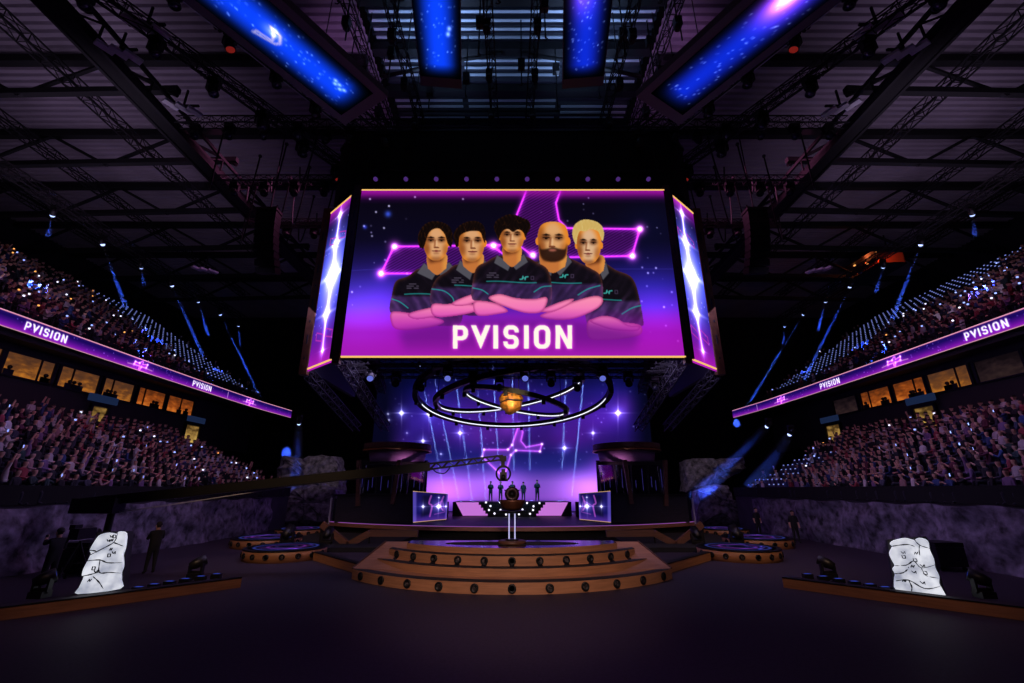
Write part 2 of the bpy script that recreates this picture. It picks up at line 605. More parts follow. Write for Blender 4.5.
def paint_shirt(cv, pts, collar, cx, cy, stripe_y, xl, xr, sleeve=None, logo=None, badge=None):
    m = cv.pip(spline(pts, k=4))
    cv.over(m, (20, 15, 24))
    # the violet lower panel under the chest stripe, its folds
    low = m * np.clip((cv.Y - stripe_y) / 3.0, 0, 1)
    cv.over(low * 0.8, (66, 42, 96))
    rr_ = np.random.default_rng(int(cx))
    f = cv.blur(rr_.normal(size=cv.X.shape), 1.4)
    f = sum(np.roll(np.roll(f, 4 * q, 0), (3 if cx < 512 else -3) * q, 1) for q in range(-4, 5))
    f = f / (np.abs(f).max() + 1e-6) * 1.6
    cv.add(m * np.clip(f, 0, 1) * np.clip((cv.Y - stripe_y + 14) / 20, 0.25, 1) * 0.24, (170, 100, 190))
    cv.over(m * np.clip(-f, 0, 1) * 0.35, (8, 6, 12))
    edge = m - cv.blur(m, 2.2) * m
    cv.add(np.clip(edge, 0, 1) * m * np.clip((330 - cv.Y) / 60, 0, 1) * 0.55, (235, 110, 50))
    for poly in collar:
        cv.shape(poly, (92, 90, 100), 0.95, smooth=False)
        cv.line(poly + [poly[0]], 0.5, (40, 38, 48), 0.8)
    dx = np.clip((cv.X - xl) / 0.5, 0, 1) * np.clip((xr - cv.X) / 0.5, 0, 1)
    d = np.abs(cv.Y - stripe_y - 0.8 * np.sin((cv.X - cx) * 0.09))
    cv.over(np.clip(1.1 - d / 0.75, 0, 1) * dx * m * 0.9, (40, 170, 168))
    for s in sleeve or ():
        cv.line(s, 1.0, (40, 172, 170), 0.9, smooth=True)
    if badge:
        for r in range(3):
            for q in range(5):
                if (q * 7 + r * 3) % 4:
                    cv.line([(badge[0] + q * 2.4, badge[1] + r * 2.1), (badge[0] + q * 2.4 + 1.7, badge[1] + r * 2.1)], 1.0, (112, 100, 124), 0.65)
    if logo:
        x, y = logo
        for sg in (-1, 1):
            cv.line([(x + sg * 4, y - sg * 1.3), (x + sg * 1.6, y - sg * 1.0), (x + sg * 1.0, y + sg * 1.6)], 1.1, (70, 200, 190), 0.95)
        cv.line([(x - 1.2, y), (x + 1.2, y)], 0.9, (70, 200, 190), 0.9)
        cv.line([(x + 7, y - 1.6), (x + 9.6, y - 1.6), (x + 9.6, y + 1.6), (x + 7, y + 1.6)], 0.7, (110, 90, 130), 0.6, closed=True)
    return m


def paint_arm(cv, pts, hi=(248, 150, 170), lo=(226, 70, 188), y0=298, y1=332):
    m = cv.pip(spline(pts))
    t = np.clip((cv.Y - y0) / (y1 - y0), 0, 1)[..., None]
    c = (np.array(hi) * (1 - t) + np.array(lo) * t) / 255
    cv.a += m[..., None] * (c - cv.a)
    inner = cv.blur(m, 1.3)
    cv.over(np.clip(m - inner, 0, 1) * m * 0.9, (168, 40, 110))
    cv.add(np.clip(inner - 0.75, 0, 1) * m * 0.5, (255, 190, 190))


def star_chain():
    pass


def main_picture():
    cv = Canvas(336, 186, 690, 360, 3)
    cv.ramp([(186, (176, 20, 178)), (192, (140, 14, 150)), (197, (44, 8, 62)), (204, (12, 8, 24)), (240, (13, 10, 34)), (262, (22, 16, 72)), (285, (38, 26, 128)), (305, (78, 34, 178)), (325, (138, 26, 190)), (345, (176, 20, 190)), (358, (192, 24, 200))])
    # darker upper middle, brighter violet sides and floor glow
    cv.glow(352, 322, 30, (120, 90, 255), 0.55, 1.0, 1.3)
    cv.glow(386, 312, 26, (90, 50, 210), 0.5, 0.9, 1.5)
    cv.glow(650, 300, 40, (40, 50, 190), 0.35, 1.0, 0.8)
    cv.glow(660, 335, 34, (150, 30, 200), 0.35)
    cv.glow(512, 340, 70, (200, 40, 210), 0.30, 1.5, 0.35)
    cv.over(np.exp(-((cv.X - 646) / 30) ** 2 - ((cv.Y - 225) / 26) ** 2) * 0.45, (14, 18, 60))
    cv.line([(345, 271), (380, 269)], 0.6, (70, 60, 190), 0.6)
    cv.line([(610, 269), (680, 269)], 0.6, (70, 60, 190), 0.5)
    r = np.random.default_rng(3)
    for _ in range(70):
        x, y = r.uniform(342, 684), r.uniform(196, 350)
        s = r.uniform(0.15, 0.8)
        cv.glow(x, y, r.uniform(0.5, 1.0), (200, 190, 255), s)
    for x, y, s in ((370, 199, 1), (389, 206, 1.2), (415, 197, 1.0), (376, 212, 1), (384, 228, 1), (372, 236, .8), (463, 199, .8), (364, 226, .8), (590, 236, .8), (656, 268, .9), (648, 273, .9), (664, 307, .8), (678, 341, .8), (352, 292, .8)):
        cv.glow(x, y, 0.9, (220, 215, 255), s)
    cv.glow(388, 214, 3, (60, 100, 255), 0.8)
    cv.glow(365, 227, 2, (60, 80, 255), 0.7)
    # ribbon emblem behind the portraits
    ribbons = [[(394, 246.5), (500, 245), (500, 274), (381, 273.5)],
               [(527, 189), (561, 189), (556, 205), (560, 222), (566, 228), (640, 229), (632, 256), (545, 257), (527, 250), (508, 235)]]
    for rb in ribbons:
        m = cv.pip(rb)
        cv.over(m * 0.62, (92, 16, 124))
        hat = 0.5 + 0.5 * np.sin((cv.X * 0.55 + cv.Y * 1.0) * 2.3)
        cv.over(m * np.clip(hat * 2 - 1.1, 0, 1) * 0.6, (24, 6, 44))
        cv.add(m * np.clip(0.6 - hat * 2, 0, 1) * 0.35, (150, 50, 190))
    edges = [[(381, 273.5), (394, 246.5), (500, 245)], [(381, 273.5), (430, 273.5), (500, 274)], [(527, 189), (517, 214), (507, 236)], [(561, 189), (556, 203), (559, 220), (567, 228), (640, 229), (632, 256), (560, 257.5)],
             [(493, 246), (508, 258)], [(520, 246), (533, 256)]]
    for e in edges:
        d = cv.dist(e)
        cv.add(np.exp(-(d / 0.9) ** 2), (216, 60, 226))
        cv.add(np.exp(-(d / 3.0) ** 2) * 0.45, (160, 20, 190))
    for x, y in ((394.5, 246.5), (381, 273.5), (493.5, 245.5), (533, 255), (640, 229), (632.5, 256)):
        cv.glow(x, y, 2.4, (255, 235, 255), 1.5)
        cv.glow(x, y, 5.5, (230, 80, 240), 0.8)
    fig = np.zeros(cv.X.shape)

    def hair(pts, c=(17, 10, 10), hi=(120, 58, 20), curl=0.15):
        m = cv.pip(spline(pts))
        cv.over(m, c)
        s = (0.5 + 0.5 * np.sin(cv.X * 1.7 + np.sin(cv.Y * 0.5 + cv.X * .2) * 2.2)) * np.clip(m - cv.blur(m, 1.8) + 0.10, 0, 1) * m
        cv.over(s * 0.55, hi)
        q = np.asarray(spline(pts))
        r2 = np.random.default_rng(int(q[0][0] * 7))
        x0, x1, y0, y1 = q[:, 0].min(), q[:, 0].max(), q[:, 1].min(), q[:, 1].max()
        for _ in range(24):
            x, y = r2.uniform(x0, x1), r2.uniform(y0, y1)
            L, a = r2.uniform(3, 6), r2.uniform(-.3, .3) * (1 + 2 * curl) + (x - (x0 + x1) / 2) / (x1 - x0) * 1.6 + 1.57
            pl = [(x, y), (x + L * .5 * math.cos(a), y + L * .5 * math.sin(a)), (x + L * math.cos(a + curl), y + L * math.sin(a + curl))]
            d_ = cv.dist(pl)
            cv.over(np.clip(1.1 - d_ / .35, 0, 1) * m * r2.uniform(.1, .5), hi if r2.random() < .6 else c)
        return m

    def neck(cx, y0, y1, w):
        m = cv.pip(spline([(cx - w / 2, y0), (cx - w * 0.52, y1 - 3), (cx - w * 0.4, y1), (cx, y1 + 5), (cx + w * 0.4, y1), (cx + w * 0.52, y1 - 3), (cx + w / 2, y0)]))
        cv.over(m, (214, 126, 62))
        cv.over(cv.blur(cv.pip([(cx - w / 2, y0), (cx + w / 2, y0), (cx + w * 0.4, y0 + 6), (cx - w * 0.4, y0 + 9)]), 1.6) * m * 0.9, (84, 38, 20))
        cv.over(m * np.clip((cv.X - cx - w * 0.2) / 4, 0, 1) * 0.6, (255, 176, 80))

    # --- dark haired player at the far end, fringe parted
    fig = np.maximum(fig, paint_shirt(cv, [(421, 268), (408, 276), (396, 281), (392, 294), (390, 312), (404, 314), (406, 322), (446, 326), (462, 320), (462, 276), (450, 268)],
                [[(424, 263), (417, 273), (432, 280), (437, 272)], [(449, 262), (456, 270), (444, 279), (437, 272)]], 436, 280, 294.5, 404, 440, [[(392, 299), (400, 302), (408, 308)]], None, (407, 284)))
    neck(437, 254, 270, 18)
    paint_face(cv, 436, 226, 260, 26, 0.1)
    hair([(419, 246), (418, 236), (423, 226), (431, 221.5), (441, 222), (450, 227), (453, 238), (451, 247), (447.5, 243), (445, 235), (440, 229), (434, 229), (429, 233), (426, 241), (423.5, 248), (421, 248)])
    paint_arm(cv, [(392, 312), (391, 322), (396, 329), (412, 330), (436, 326), (444, 321), (430, 316), (410, 313)])
    paint_arm(cv, [(408, 314), (424, 309), (440, 307), (442, 314), (428, 318), (414, 319)])
    # --- fair haired player at the other end
    fig = np.maximum(fig, paint_shirt(cv, [(604, 263), (616, 270), (630, 276), (637, 288), (643, 318), (642, 326), (626, 324), (600, 328), (588, 326), (584, 300), (586, 272), (594, 266)],
                [[(598, 268), (603, 280), (609, 273), (606, 262)]], 606, 280, 299.5, 598, 622, [[(622, 314), (632, 308), (641, 305.5)]], (608, 292), None))
    neck(595, 256, 272, 17)
    paint_face(cv, 589, 228, 263, 25, -0.25, tone=(240, 196, 156))
    hair([(575, 243), (572.5, 235), (574, 226), (582, 220), (593, 220.5), (601, 225), (604, 233), (602.5, 241), (600.5, 237), (598, 231.5), (591, 229), (585, 231.5), (580, 231), (577.5, 237), (576.5, 244)], (226, 188, 104), (255, 240, 170))
    paint_arm(cv, [(588, 321), (604, 319), (622, 322), (640, 325), (641, 334), (628, 338), (606, 340), (589, 338)], y0=310, y1=345)
    # --- player with side swept hair, second from the dark end
    fig = np.maximum(fig, paint_shirt(cv, [(458, 264), (446, 272), (437, 278), (431, 290), (431, 304), (444, 306), (450, 314), (494, 312), (496, 276), (484, 266)],
                [[(460, 260), (456, 270), (470, 280), (473, 271)], [(485, 260), (489, 268), (478, 279), (473, 271)]], 472, 280, 286, 454, 482, [[(432, 289), (444, 291), (452, 297), (454, 302)]], None, (452, 278)))
    neck(473, 254, 268, 19)
    paint_face(cv, 471.5, 226, 261, 27, 0.3)
    hair([(455, 244), (453.5, 234), (458, 227), (466, 222), (476, 221), (483, 225), (485.5, 233), (485, 243), (482.5, 238), (480, 232), (472, 231), (464, 233), (459.5, 237), (458.5, 246), (456.5, 247)])
    paint_arm(cv, [(433, 304), (431, 312), (437, 317), (454, 316), (474, 312), (478, 306), (462, 303), (446, 304)], y0=290, y1=326)
    paint_arm(cv, [(452, 303), (464, 297), (476, 294), (478, 300), (468, 305), (456, 306)], y0=288, y1=322)
    # --- bald bearded player
    fig = np.maximum(fig, paint_shirt(cv, [(540, 261), (530, 266), (528, 300), (548, 310), (590, 306), (601, 302), (603, 290), (600, 275), (588, 267), (572, 259), (564, 257)],
                [[(541, 258), (537, 266), (551, 276), (553, 268)], [(568, 255), (572, 262), (560, 276), (553, 268)]], 553, 280, 282.5, 549, 582, [[(578, 295), (588, 289), (600, 285.5)]], (564, 276), None))
    neck(553, 252, 268, 24)
    paint_face(cv, 553, 221.5, 261, 31, -0.15, beard=True, tone=(242, 182, 124), jaw=0.86)
    paint_arm(cv, [(540, 316), (556, 320), (576, 318), (598, 308), (603, 299), (594, 296), (572, 302), (556, 309)], y0=292, y1=328)
    paint_arm(cv, [(540, 311), (552, 305), (566, 300), (574, 299), (568, 305), (552, 312)], y0=292, y1=326)
    # --- tousled dark haired player in front
    fig = np.maximum(fig, paint_shirt(cv, [(498, 256), (486, 262), (477, 267), (473, 280), (472, 299), (484, 301), (492, 306), (536, 302), (549, 306), (552, 290), (548, 270), (536, 262), (524, 256)],
                [[(497, 255), (494, 263), (508, 271), (511, 264)], [(524, 254), (528, 262), (516, 270), (511, 264)]], 512, 280, 282, 486, 537, [[(473, 288), (482, 290), (488, 294)], [(534, 292), (542, 287), (551, 286)]], (524, 278), (487, 273)))
    neck(512, 246, 262, 17)
    paint_face(cv, 512, 222, 252, 25, 0.05)
    hair([(497, 236), (494, 228), (496, 221), (502, 217), (508, 214.5), (516, 215), (523, 218), (529, 221), (530.5, 228), (527, 234), (525.5, 238), (523, 232), (518, 229.5), (513, 232), (508, 229), (503, 231), (500, 236), (499, 240)], curl=0.9)
    paint_arm(cv, [(474, 302), (474, 311), (480, 316), (498, 314), (508, 311), (498, 304), (484, 301)], y0=288, y1=326)
    paint_arm(cv, [(489, 297), (500, 294), (516, 298), (534, 299), (546, 297), (547, 303), (541, 312), (526, 313), (506, 307), (492, 301)], y0=288, y1=326)
    paint_arm(cv, [(590, 321), (602, 316), (616, 318), (628, 325), (640, 326), (636, 331), (614, 330), (600, 326)], y0=310, y1=345)
    # magenta fade over the lower bodies
    t = np.clip((cv.Y - 308) / 24, 0, 1)
    cv.over(t * 0.72, (168, 22, 184))
    cv.over(cv.blur(cv.pip([(399, 331), (470, 318), (556, 316), (640, 334), (634, 352), (404, 352)]), 4.0) * 0.5 * np.clip((cv.Y - 312) / 12, 0, 1), (92, 22, 128))
    cv.over(np.clip((cv.Y - 338) / 14, 0, 1) * 0.6, (182, 30, 196))
    cv.over(np.clip((200 - cv.Y) / 9, 0, 1) * 0.75, (170, 20, 172))
    cv.text('PVISION', 453, 348.5, 23.0, (285, 275, 258), glow=(2.6, (255, 120, 190), 0.42), gap=0.235)
    cv.a = np.clip(cv.a, 0, 1.35)
    return cv


def side_picture(seed):
    """tall corner screen: u 0..1, v 0 (top)..4.6."""
    cv = Canvas(0, 0, 1.35, 4.6, 130)
    cv.ramp([(0, (190, 30, 190)), (0.25, (90, 14, 120)), (0.55, (20, 14, 70)), (1.2, (20, 28, 130)), (2.2, (40, 60, 210)), (3.2, (30, 26, 150)), (3.9, (110, 24, 170)), (4.6, (200, 30, 200))])
    q = np.exp(-((cv.X - 0.66) / 0.36) ** 2 - ((cv.Y - 2.2) / 0.8) ** 2)
    cv.add(q * 0.75, (150, 140, 255))
    pts = [(0.62, 0.3), (0.6, 1.2), (0.68, 2.15), (0.66, 3.2), (0.70, 4.2)]
    d = cv.dist(pts)
    cv.add(np.exp(-(d / 0.025) ** 2) * 0.9, (190, 170, 255))
    cv.add(np.exp(-(d / 0.10) ** 2) * 0.6, (120, 100, 255))
    cv.star(0.62, 0.32, 0.2, (170, 150, 255), 0.9)
    cv.star(0.60, 1.2, 0.30, (170, 160, 255), 1.0, slant=0.0)
    cv.star(0.68, 2.15, 0.46, (200, 190, 255), 1.4)
    cv.star(0.64, 3.2, 0.28, (170, 160, 255), 1.0)
    cv.star(0.72, 4.18, 0.10, (200, 180, 255), 0.8)
    for y in (0.9, 3.62):
        for dx in (-0.24, 0.26):
            cv.line([(0.66 + dx - 0.18, y), (0.66 + dx + 0.18, y + 0.12), (0.66 + dx + 0.18, y + 0.3), (0.66 + dx - 0.18, y + 0.2)], 0.03, (240, 60, 200), 0.75, closed=True)
    r = np.random.default_rng(seed)
    for _ in range(40):
        cv.glow(r.uniform(0, 1.35), r.uniform(0.3, 4.4), 0.015, (220, 210, 255), r.uniform(0.2, 0.8))
    cv.a = np.clip(cv.a, 0, 1.35)
    return cv


def backdrop_picture():
    cv = Canvas(340, 340, 690, 530, 2)
    cv.ramp([(340, (6, 9, 44)), (385, (8, 12, 70)), (415, (22, 16, 88)), (440, (34, 18, 96)), (455, (22, 26, 104)), (468, (50, 44, 152)), (482, (124, 80, 204)), (497, (140, 80, 212)), (508, (76, 46, 156)), (520, (30, 24, 100))])
    r = np.random.default_rng(5)
    # nebula clouds
    for _ in range(34):
        x, y = r.uniform(380, 640), r.uniform(375, 455)
        c = [(150, 40, 190), (90, 50, 200), (20, 30, 140), (190, 60, 170)][r.integers(4)]
        cv.glow(x, y, r.uniform(8, 24), c, r.uniform(0.06, 0.22), r.uniform(.8, 1.6), 1)
    for x, y, a, c, s in ((510, 425, 40, (140, 40, 190), .16), (596, 420, 26, (130, 30, 150), .30), (430, 420, 24, (100, 60, 220), .3), (445, 490, 26, (230, 110, 255), .6), (590, 488, 26, (235, 130, 255), .65), (500, 482, 22, (220, 120, 255), .35), (540, 470, 30, (20, 40, 150), .0), (610, 465, 16, (190, 60, 190), .5), (385, 462, 20, (190, 60, 190), .55), (650, 462, 16, (190, 60, 190), .5)):
        cv.glow(x, y, a, c, s, 1.2, .7)
    for x, y, a in ((550, 463, 34), (500, 460, 24), (568, 458, 26)):
        cv.over(np.exp(-((cv.X - x) / a) ** 2 - ((cv.Y - y) / 7) ** 2) * 0.45, (30, 36, 128))
    # dim towards the outer ends of the display
    cv.over(np.clip((412 - cv.X) / 26, 0, 1) * np.clip((452 - cv.Y) / 10, 0, 1) * 0.95, (6, 7, 30))
    cv.over(np.clip((cv.X - 626) / 20, 0, 1) * np.clip((452 - cv.Y) / 10, 0, 1) * 0.95, (6, 7, 30))
    cv.over(np.clip((392 - cv.Y) / 26, 0, 1) * 0.75, (5, 8, 40))
    for _ in range(160):
        cv.glow(r.uniform(380, 645), r.uniform(370, 470), r.uniform(.4, .8), (180, 180, 255), r.uniform(.1, .6))
    for x, y, s in ((401.5, 413, 1.3), (388, 414, .5), (389, 420, .5), (429, 414, 1.3), (423, 441, 1.0), (460, 433, 1.1), (407, 433, .4), (441, 454, .5), (618, 413, 1.6), (593, 433, .9), (564.5, 448, 1.1), (568, 413, .7), (469, 464, .5), (519, 423, .5)):
        cv.star(x, y, 2.6 * s ** 0.7, (130, 140, 255), min(1.3, s), arm=4.2)
    # linked-star emblem
    pts = [(482, 457), (484, 449.5), (508, 449.5), (512, 445), (519, 424), (523, 432), (521, 441), (526, 447), (542, 444), (540, 451.5), (516, 450.5), (511, 455), (504, 478), (496, 470)]
    cv.add(cv.pip(pts) * 0.25, (220, 90, 210))
    d = cv.dist(pts, True)
    cv.add(np.exp(-(d / 0.6) ** 2) * 0.62, (225, 110, 215))
    cv.add(np.exp(-(d / 2.2) ** 2) * 0.28, (190, 60, 200))
    for p in (pts[0], pts[1], pts[2], pts[3], pts[8], pts[9], pts[10], pts[11]):
        cv.glow(p[0], p[1], 1.1, (255, 230, 255), 1.1)
    cv.a = np.clip(cv.a, 0, 1.35)
    return cv


def booth_picture(seed):
    cv = Canvas(0, 0, 36, 31, 3)
    cv.ramp([(0, (24, 18, 86)), (9, (26, 20, 100)), (22, (20, 18, 96)), (31, (96, 50, 170))])
    cv.over(np.clip((4.5 - cv.X) / 2, 0, 1) * 0.6, (130, 110, 240))
    cv.over(np.clip((cv.X - 33) / 2, 0, 1) * 0.6, (150, 110, 240))
    cv.over(cv.blur(cv.pip([(9, 4), (18, 3), (17, 24), (8, 26)]), 1.0) * 0.8, (14, 12, 44))
    cv.line([(18, 4), (16, 12), (19, 15), (17, 26)], 1.6, (210, 90, 230), 0.7, smooth=True)
    cv.line([(31, 4), (28, 14), (31, 20)], 1.6, (210, 100, 230), 0.6, smooth=True)
    cv.line([(20, 15), (30, 9), (33, 22), (22, 24)], 1.0, (190, 80, 220), 0.5)
    cv.star(10, 15.5, 2.4, (150, 140, 255), 0.9)
    cv.star(26, 15.5, 3.4, (190, 170, 255), 1.3)
    cv.star(34, 15.5, 1.6, (170, 150, 255), 0.8)
    cv.star(26, 5.5, 1.2, (190, 170, 255), 0.6)
    cv.over(np.clip((1.0 - cv.Y) / 0.6, 0, 1), (255, 200, 120))
    cv.over(np.clip((cv.Y - 30.0) / 0.6, 0, 1), (255, 200, 130))
    cv.a = np.clip(cv.a, 0, 1.3)
    return cv


def ribbon_picture(length, words_at, emblems_at, ticks):
    """s along the board in metres (reading direction), y 0 (top) .. 0.92 m."""
    cv = Canvas(0, 0, length, 0.92, 50, 50)
    cv.ramp([(0, (255, 190, 220)), (0.05, (250, 150, 190)), (0.09, (40, 14, 110)), (0.25, (26, 10, 96)), (0.5, (74, 16, 142)), (0.8, (142, 26, 190)), (0.86, (150, 30, 190)), (0.90, (255, 190, 190)), (0.92, (255, 210, 200))])
    r = np.random.default_rng(int(length * 10))
    for _ in range(int(length * 3)):
        cv.glow(r.uniform(0, length), r.uniform(.15, .8), 0.03, (170, 130, 255), r.uniform(.2, .8))
    for s in words_at:
        cv.text('PVISION', s, 0.72, 0.50, (290, 285, 295), glow=(0.10, (190, 60, 230), 0.5), gap=0.24)
    for s in emblems_at:
        m = np.exp(-((cv.X - s) / 1.1) ** 2)
        cv.add(m * 0.25, (190, 60, 220))
        emblem(cv, s, 0.46, 0.42)
        cv.line([(s - 1.2, 0.62), (s - 0.1, 0.56), (s + 1.2, 0.62)], 0.08, (255, 170, 255), 0.7)
    for s in ticks:
        cv.line([(s, 0.2), (s, 0.75)], 0.10, (220, 160, 255), 0.8)
    cv.a = np.clip(cv.a, 0, 1.3)
    return cv


def blade_picture(kind):
    """overhead LED blades: u 0..1 across, v 0..1 along (0 = outer end)."""
    cv = Canvas(0, 0, 1, 3, 70)
    body = np.exp(-(np.abs(cv.X - 0.5) / 0.40) ** 4) * np.clip((3 - cv.Y) / 0.30, 0, 1)
    blue = (14, 62, 232) if kind in ('a', 'b') else (16, 34, 176)
    cv.over(body, blue)
    cv.add(body * np.exp(-((cv.X - .5) / .2) ** 2) * 0.25, (0, 60, 255))
    r = np.random.default_rng(ord(kind))
    for _ in range(110):
        x, y = r.uniform(.12, .88), r.uniform(0, 2.8)
        cv.glow(x, y, 0.012, (170, 200, 255), r.uniform(.2, 1.0))
    if kind == 'a':
        cv.line([(0.26, 1.45), (0.34, 1.47), (0.38, 1.66), (0.52, 1.62), (0.60, 1.54), (0.58, 1.68), (0.44, 1.74), (0.36, 1.70), (0.28, 1.48)], 0.035, (200, 190, 255), 0.95)
        cv.glow(0.54, 1.60, 0.11, (170, 140, 255), 0.9)
        for x, y in ((.28, .2), (.55, .1), (.6, 1.6), (.5, 1.62), (.55, 2.55), (.6, 2.6), (.52, 2.65), (.57, 2.7), (.62, 2.52)):
            cv.glow(x, y, 0.03, (190, 200, 255), 1.0)
    if kind == 'b':
        for x, y in ((.4, .6), (.45, 1.1), (.75, 2.0), (.72, 2.1), (.3, .3)):
            cv.glow(x, y, 0.04, (180, 200, 255), 1.1)
    if kind == 'd':
        cv.glow(0.40, 1.12, 0.26, (255, 70, 240), 1.1, 1, 1.2)
        cv.glow(0.40, 1.08, 0.12, (255, 220, 255), 1.2, 1, 1.5)
    if kind == 'c':
        cv.glow(0.4, 1.4, 0.25, (190, 70, 230), 0.7, 1, 1.4)
    cv.a *= body[..., None] ** 0.5
    cv.a = np.clip(cv.a, 0, 1.3)
    return cv


def disc_picture(seed):
    cv = Canvas(-1, -1, 1, 1, 40)
    cv.a[:] = np.array([10, 9, 24]) / 255
    r = np.random.default_rng(seed)
    for rr, w, c in ((0.93, .035, (90, 110, 255)), (0.55, .03, (190, 60, 220)), (0.30, .02, (120, 110, 255))):
        d = np.abs(np.hypot(cv.X, cv.Y) - rr)
        cv.add(np.exp(-(d / w) ** 2) * 0.55, c)
    for i in range(10):
        a = r.uniform(0, 6.28)
        b = a + r.uniform(.6, 2.2)
        cv.line([(.8 * math.cos(a), .8 * math.sin(a)), (.8 * math.cos(b), .8 * math.sin(b))], .04, [(180, 70, 220), (80, 90, 255)][i % 2], 0.5, add=True)
    return cv
# ------------------------------------------------------------------ things built in world coordinates
def part(t, name, mb, m, label=None):
    """mesh part of thing t; mb holds world coordinates."""
    L = t
    off = Vector((0, 0, 0))
    while L is not None:
        off += Vector(L.location)
        L = L.parent
    mb.v = [(p[0] - off.x, p[1] - off.y, p[2] - off.z) for p in mb.v]
    o = mb.build(name, m, t)
    if label:
        o['label'] = label
    return o


def screen(t, name, P, C, strength=1.0, sampling='AUTO', label=None):
    off = np.array(t.location)
    o = grid_mesh(name, P - off, C, led_mat('led_picture' if sampling == 'AUTO' else 'led_picture_small', strength, sampling), t)
    if label:
        o['label'] = label
    return o


def truss(name, label, cat, a, b, size, bays, group=None, m=None, chord=0.06, depth=None):
    a, b = Vector(a), Vector(b)
    t = empty(name, label, cat, a, group=group)
    d = (b - a)
    u = Vector((0, 0, 1)) if abs(d.normalized().z) < 0.9 else Vector((0, 1, 0))
    sx = d.cross(u).normalized() * size / 2
    uz = sx.cross(d).normalized() * (depth or size) / 2
    cs = [sx + uz, sx - uz, -sx - uz, -sx + uz]
    m = m or M_STEEL
    for c in cs:
        part(t, 'chord', MB().bar(a + c, b + c, chord), m)
    mb = MB()
    for i in range(bays):
        p, q = a + d * (i / bays), a + d * ((i + 1) / bays)
        for k in range(4):
            c, e = cs[k], cs[(k + 1) % 4]
            if i % 2:
                c, e = e, c
            mb.bar(p + c, q + e, chord * 0.6)
            mb.bar(p + c, p + e, chord * 0.5)
    part(t, 'lacing', mb, m)
    return t


def spot(name, loc, target, power, color, angle, blend=0.3, radius=0.1, parent=None):
    l = bpy.data.lights.new(name, 'SPOT')
    l.energy = power
    l.color = color
    l.spot_size = math.radians(angle)
    l.spot_blend = blend
    l.shadow_soft_size = radius
    o = bpy.data.objects.new(name, l)
    COL.objects.link(o)
    d = (Vector(target) - Vector(loc))
    if parent is not None:
        o.parent = parent
        o.location = Vector(loc) - Vector(parent.location)
    else:
        o.location = loc
    o.rotation_euler = d.to_track_quat('-Z', 'Y').to_euler()
    return o


def area(name, loc, target, power, color, sx, sy=None):
    l = bpy.data.lights.new(name, 'AREA')
    l.energy = power
    l.color = color
    l.shape = 'RECTANGLE'
    l.size = sx
    l.size_y = sy or sx
    l.spread = math.radians(150)
    o = bpy.data.objects.new(name, l)
    COL.objects.link(o)
    o.location = loc
    o.rotation_euler = (Vector(target) - Vector(loc)).to_track_quat('-Z', 'Y').to_euler()
    return o


# ================================================================== the hall
floor_m = mat('arena_floor', (46, 37, 50), 0.62, noise=0.35, scale=14, spec=0.35, detail=8)
struct('floor', MB().box((0, 27, -0.15), (96, 76, 0.3)), floor_m)
struct('wall_back', MB().box((0, 62, 14), (96, 0.5, 30)), M_DKWALL)
for s, nm in ((-1, 'wall_left'), (1, 'wall_right')):
    struct(nm, MB().box((s * 47.5, 27, 14), (0.5, 76, 30)), M_DKWALL)

# corrugated roof: ridges run across the hall
roof_m = mat('corrugated_roof_sheet', (150, 138, 152), 0.6, 0.1, noise=0.12, scale=0.5)
roof_mid = mat('dark_roof_sheet', (52, 54, 66), 0.6)
mb = MB()
ys = []
y = 2.0
while y < 62:
    ys += [(y, 0), (y + 0.16, 0), (y + 0.22, 0.16), (y + 0.38, 0.16)]
    y += 0.46
for x0, x1, zb in ((-48, -8.2, 27.2), (8.2, 48, 27.2), (-8.2, 8.2, 28.4)):
    vs, fs = [], []
    for yy, dz in ys:
        vs += [(x0, yy, zb + dz), (x1, yy, zb + dz)]
    for i in range(len(ys) - 1):
        fs.append((2 * i, 2 * i + 2, 2 * i + 3, 2 * i + 1))
    mb.add(vs, fs, 1 if x0 > -9 and x1 < 9 else 0)
struct('ceiling', mb, [roof_m, roof_mid])
strip_m = mat('pale_roof_strip', (196, 206, 222), 0.5)  # opaque pale stripes set below the darker middle sheet
n_s = 0
for k in range(32):
    y = 11.2 + 0.5 * k
    for x0, x1 in ((-8, -3.4), (-3.0, 3.0), (3.4, 8)):
        if (k * 7 + int(x0 * 3)) % 5 == 0:
            continue
        n_s += 1
        struct('ceiling_strip_%d' % n_s, MB().box(((x0 + x1) / 2, y, 28.32), (x1 - x0, 0.15, 0.08)), strip_m)

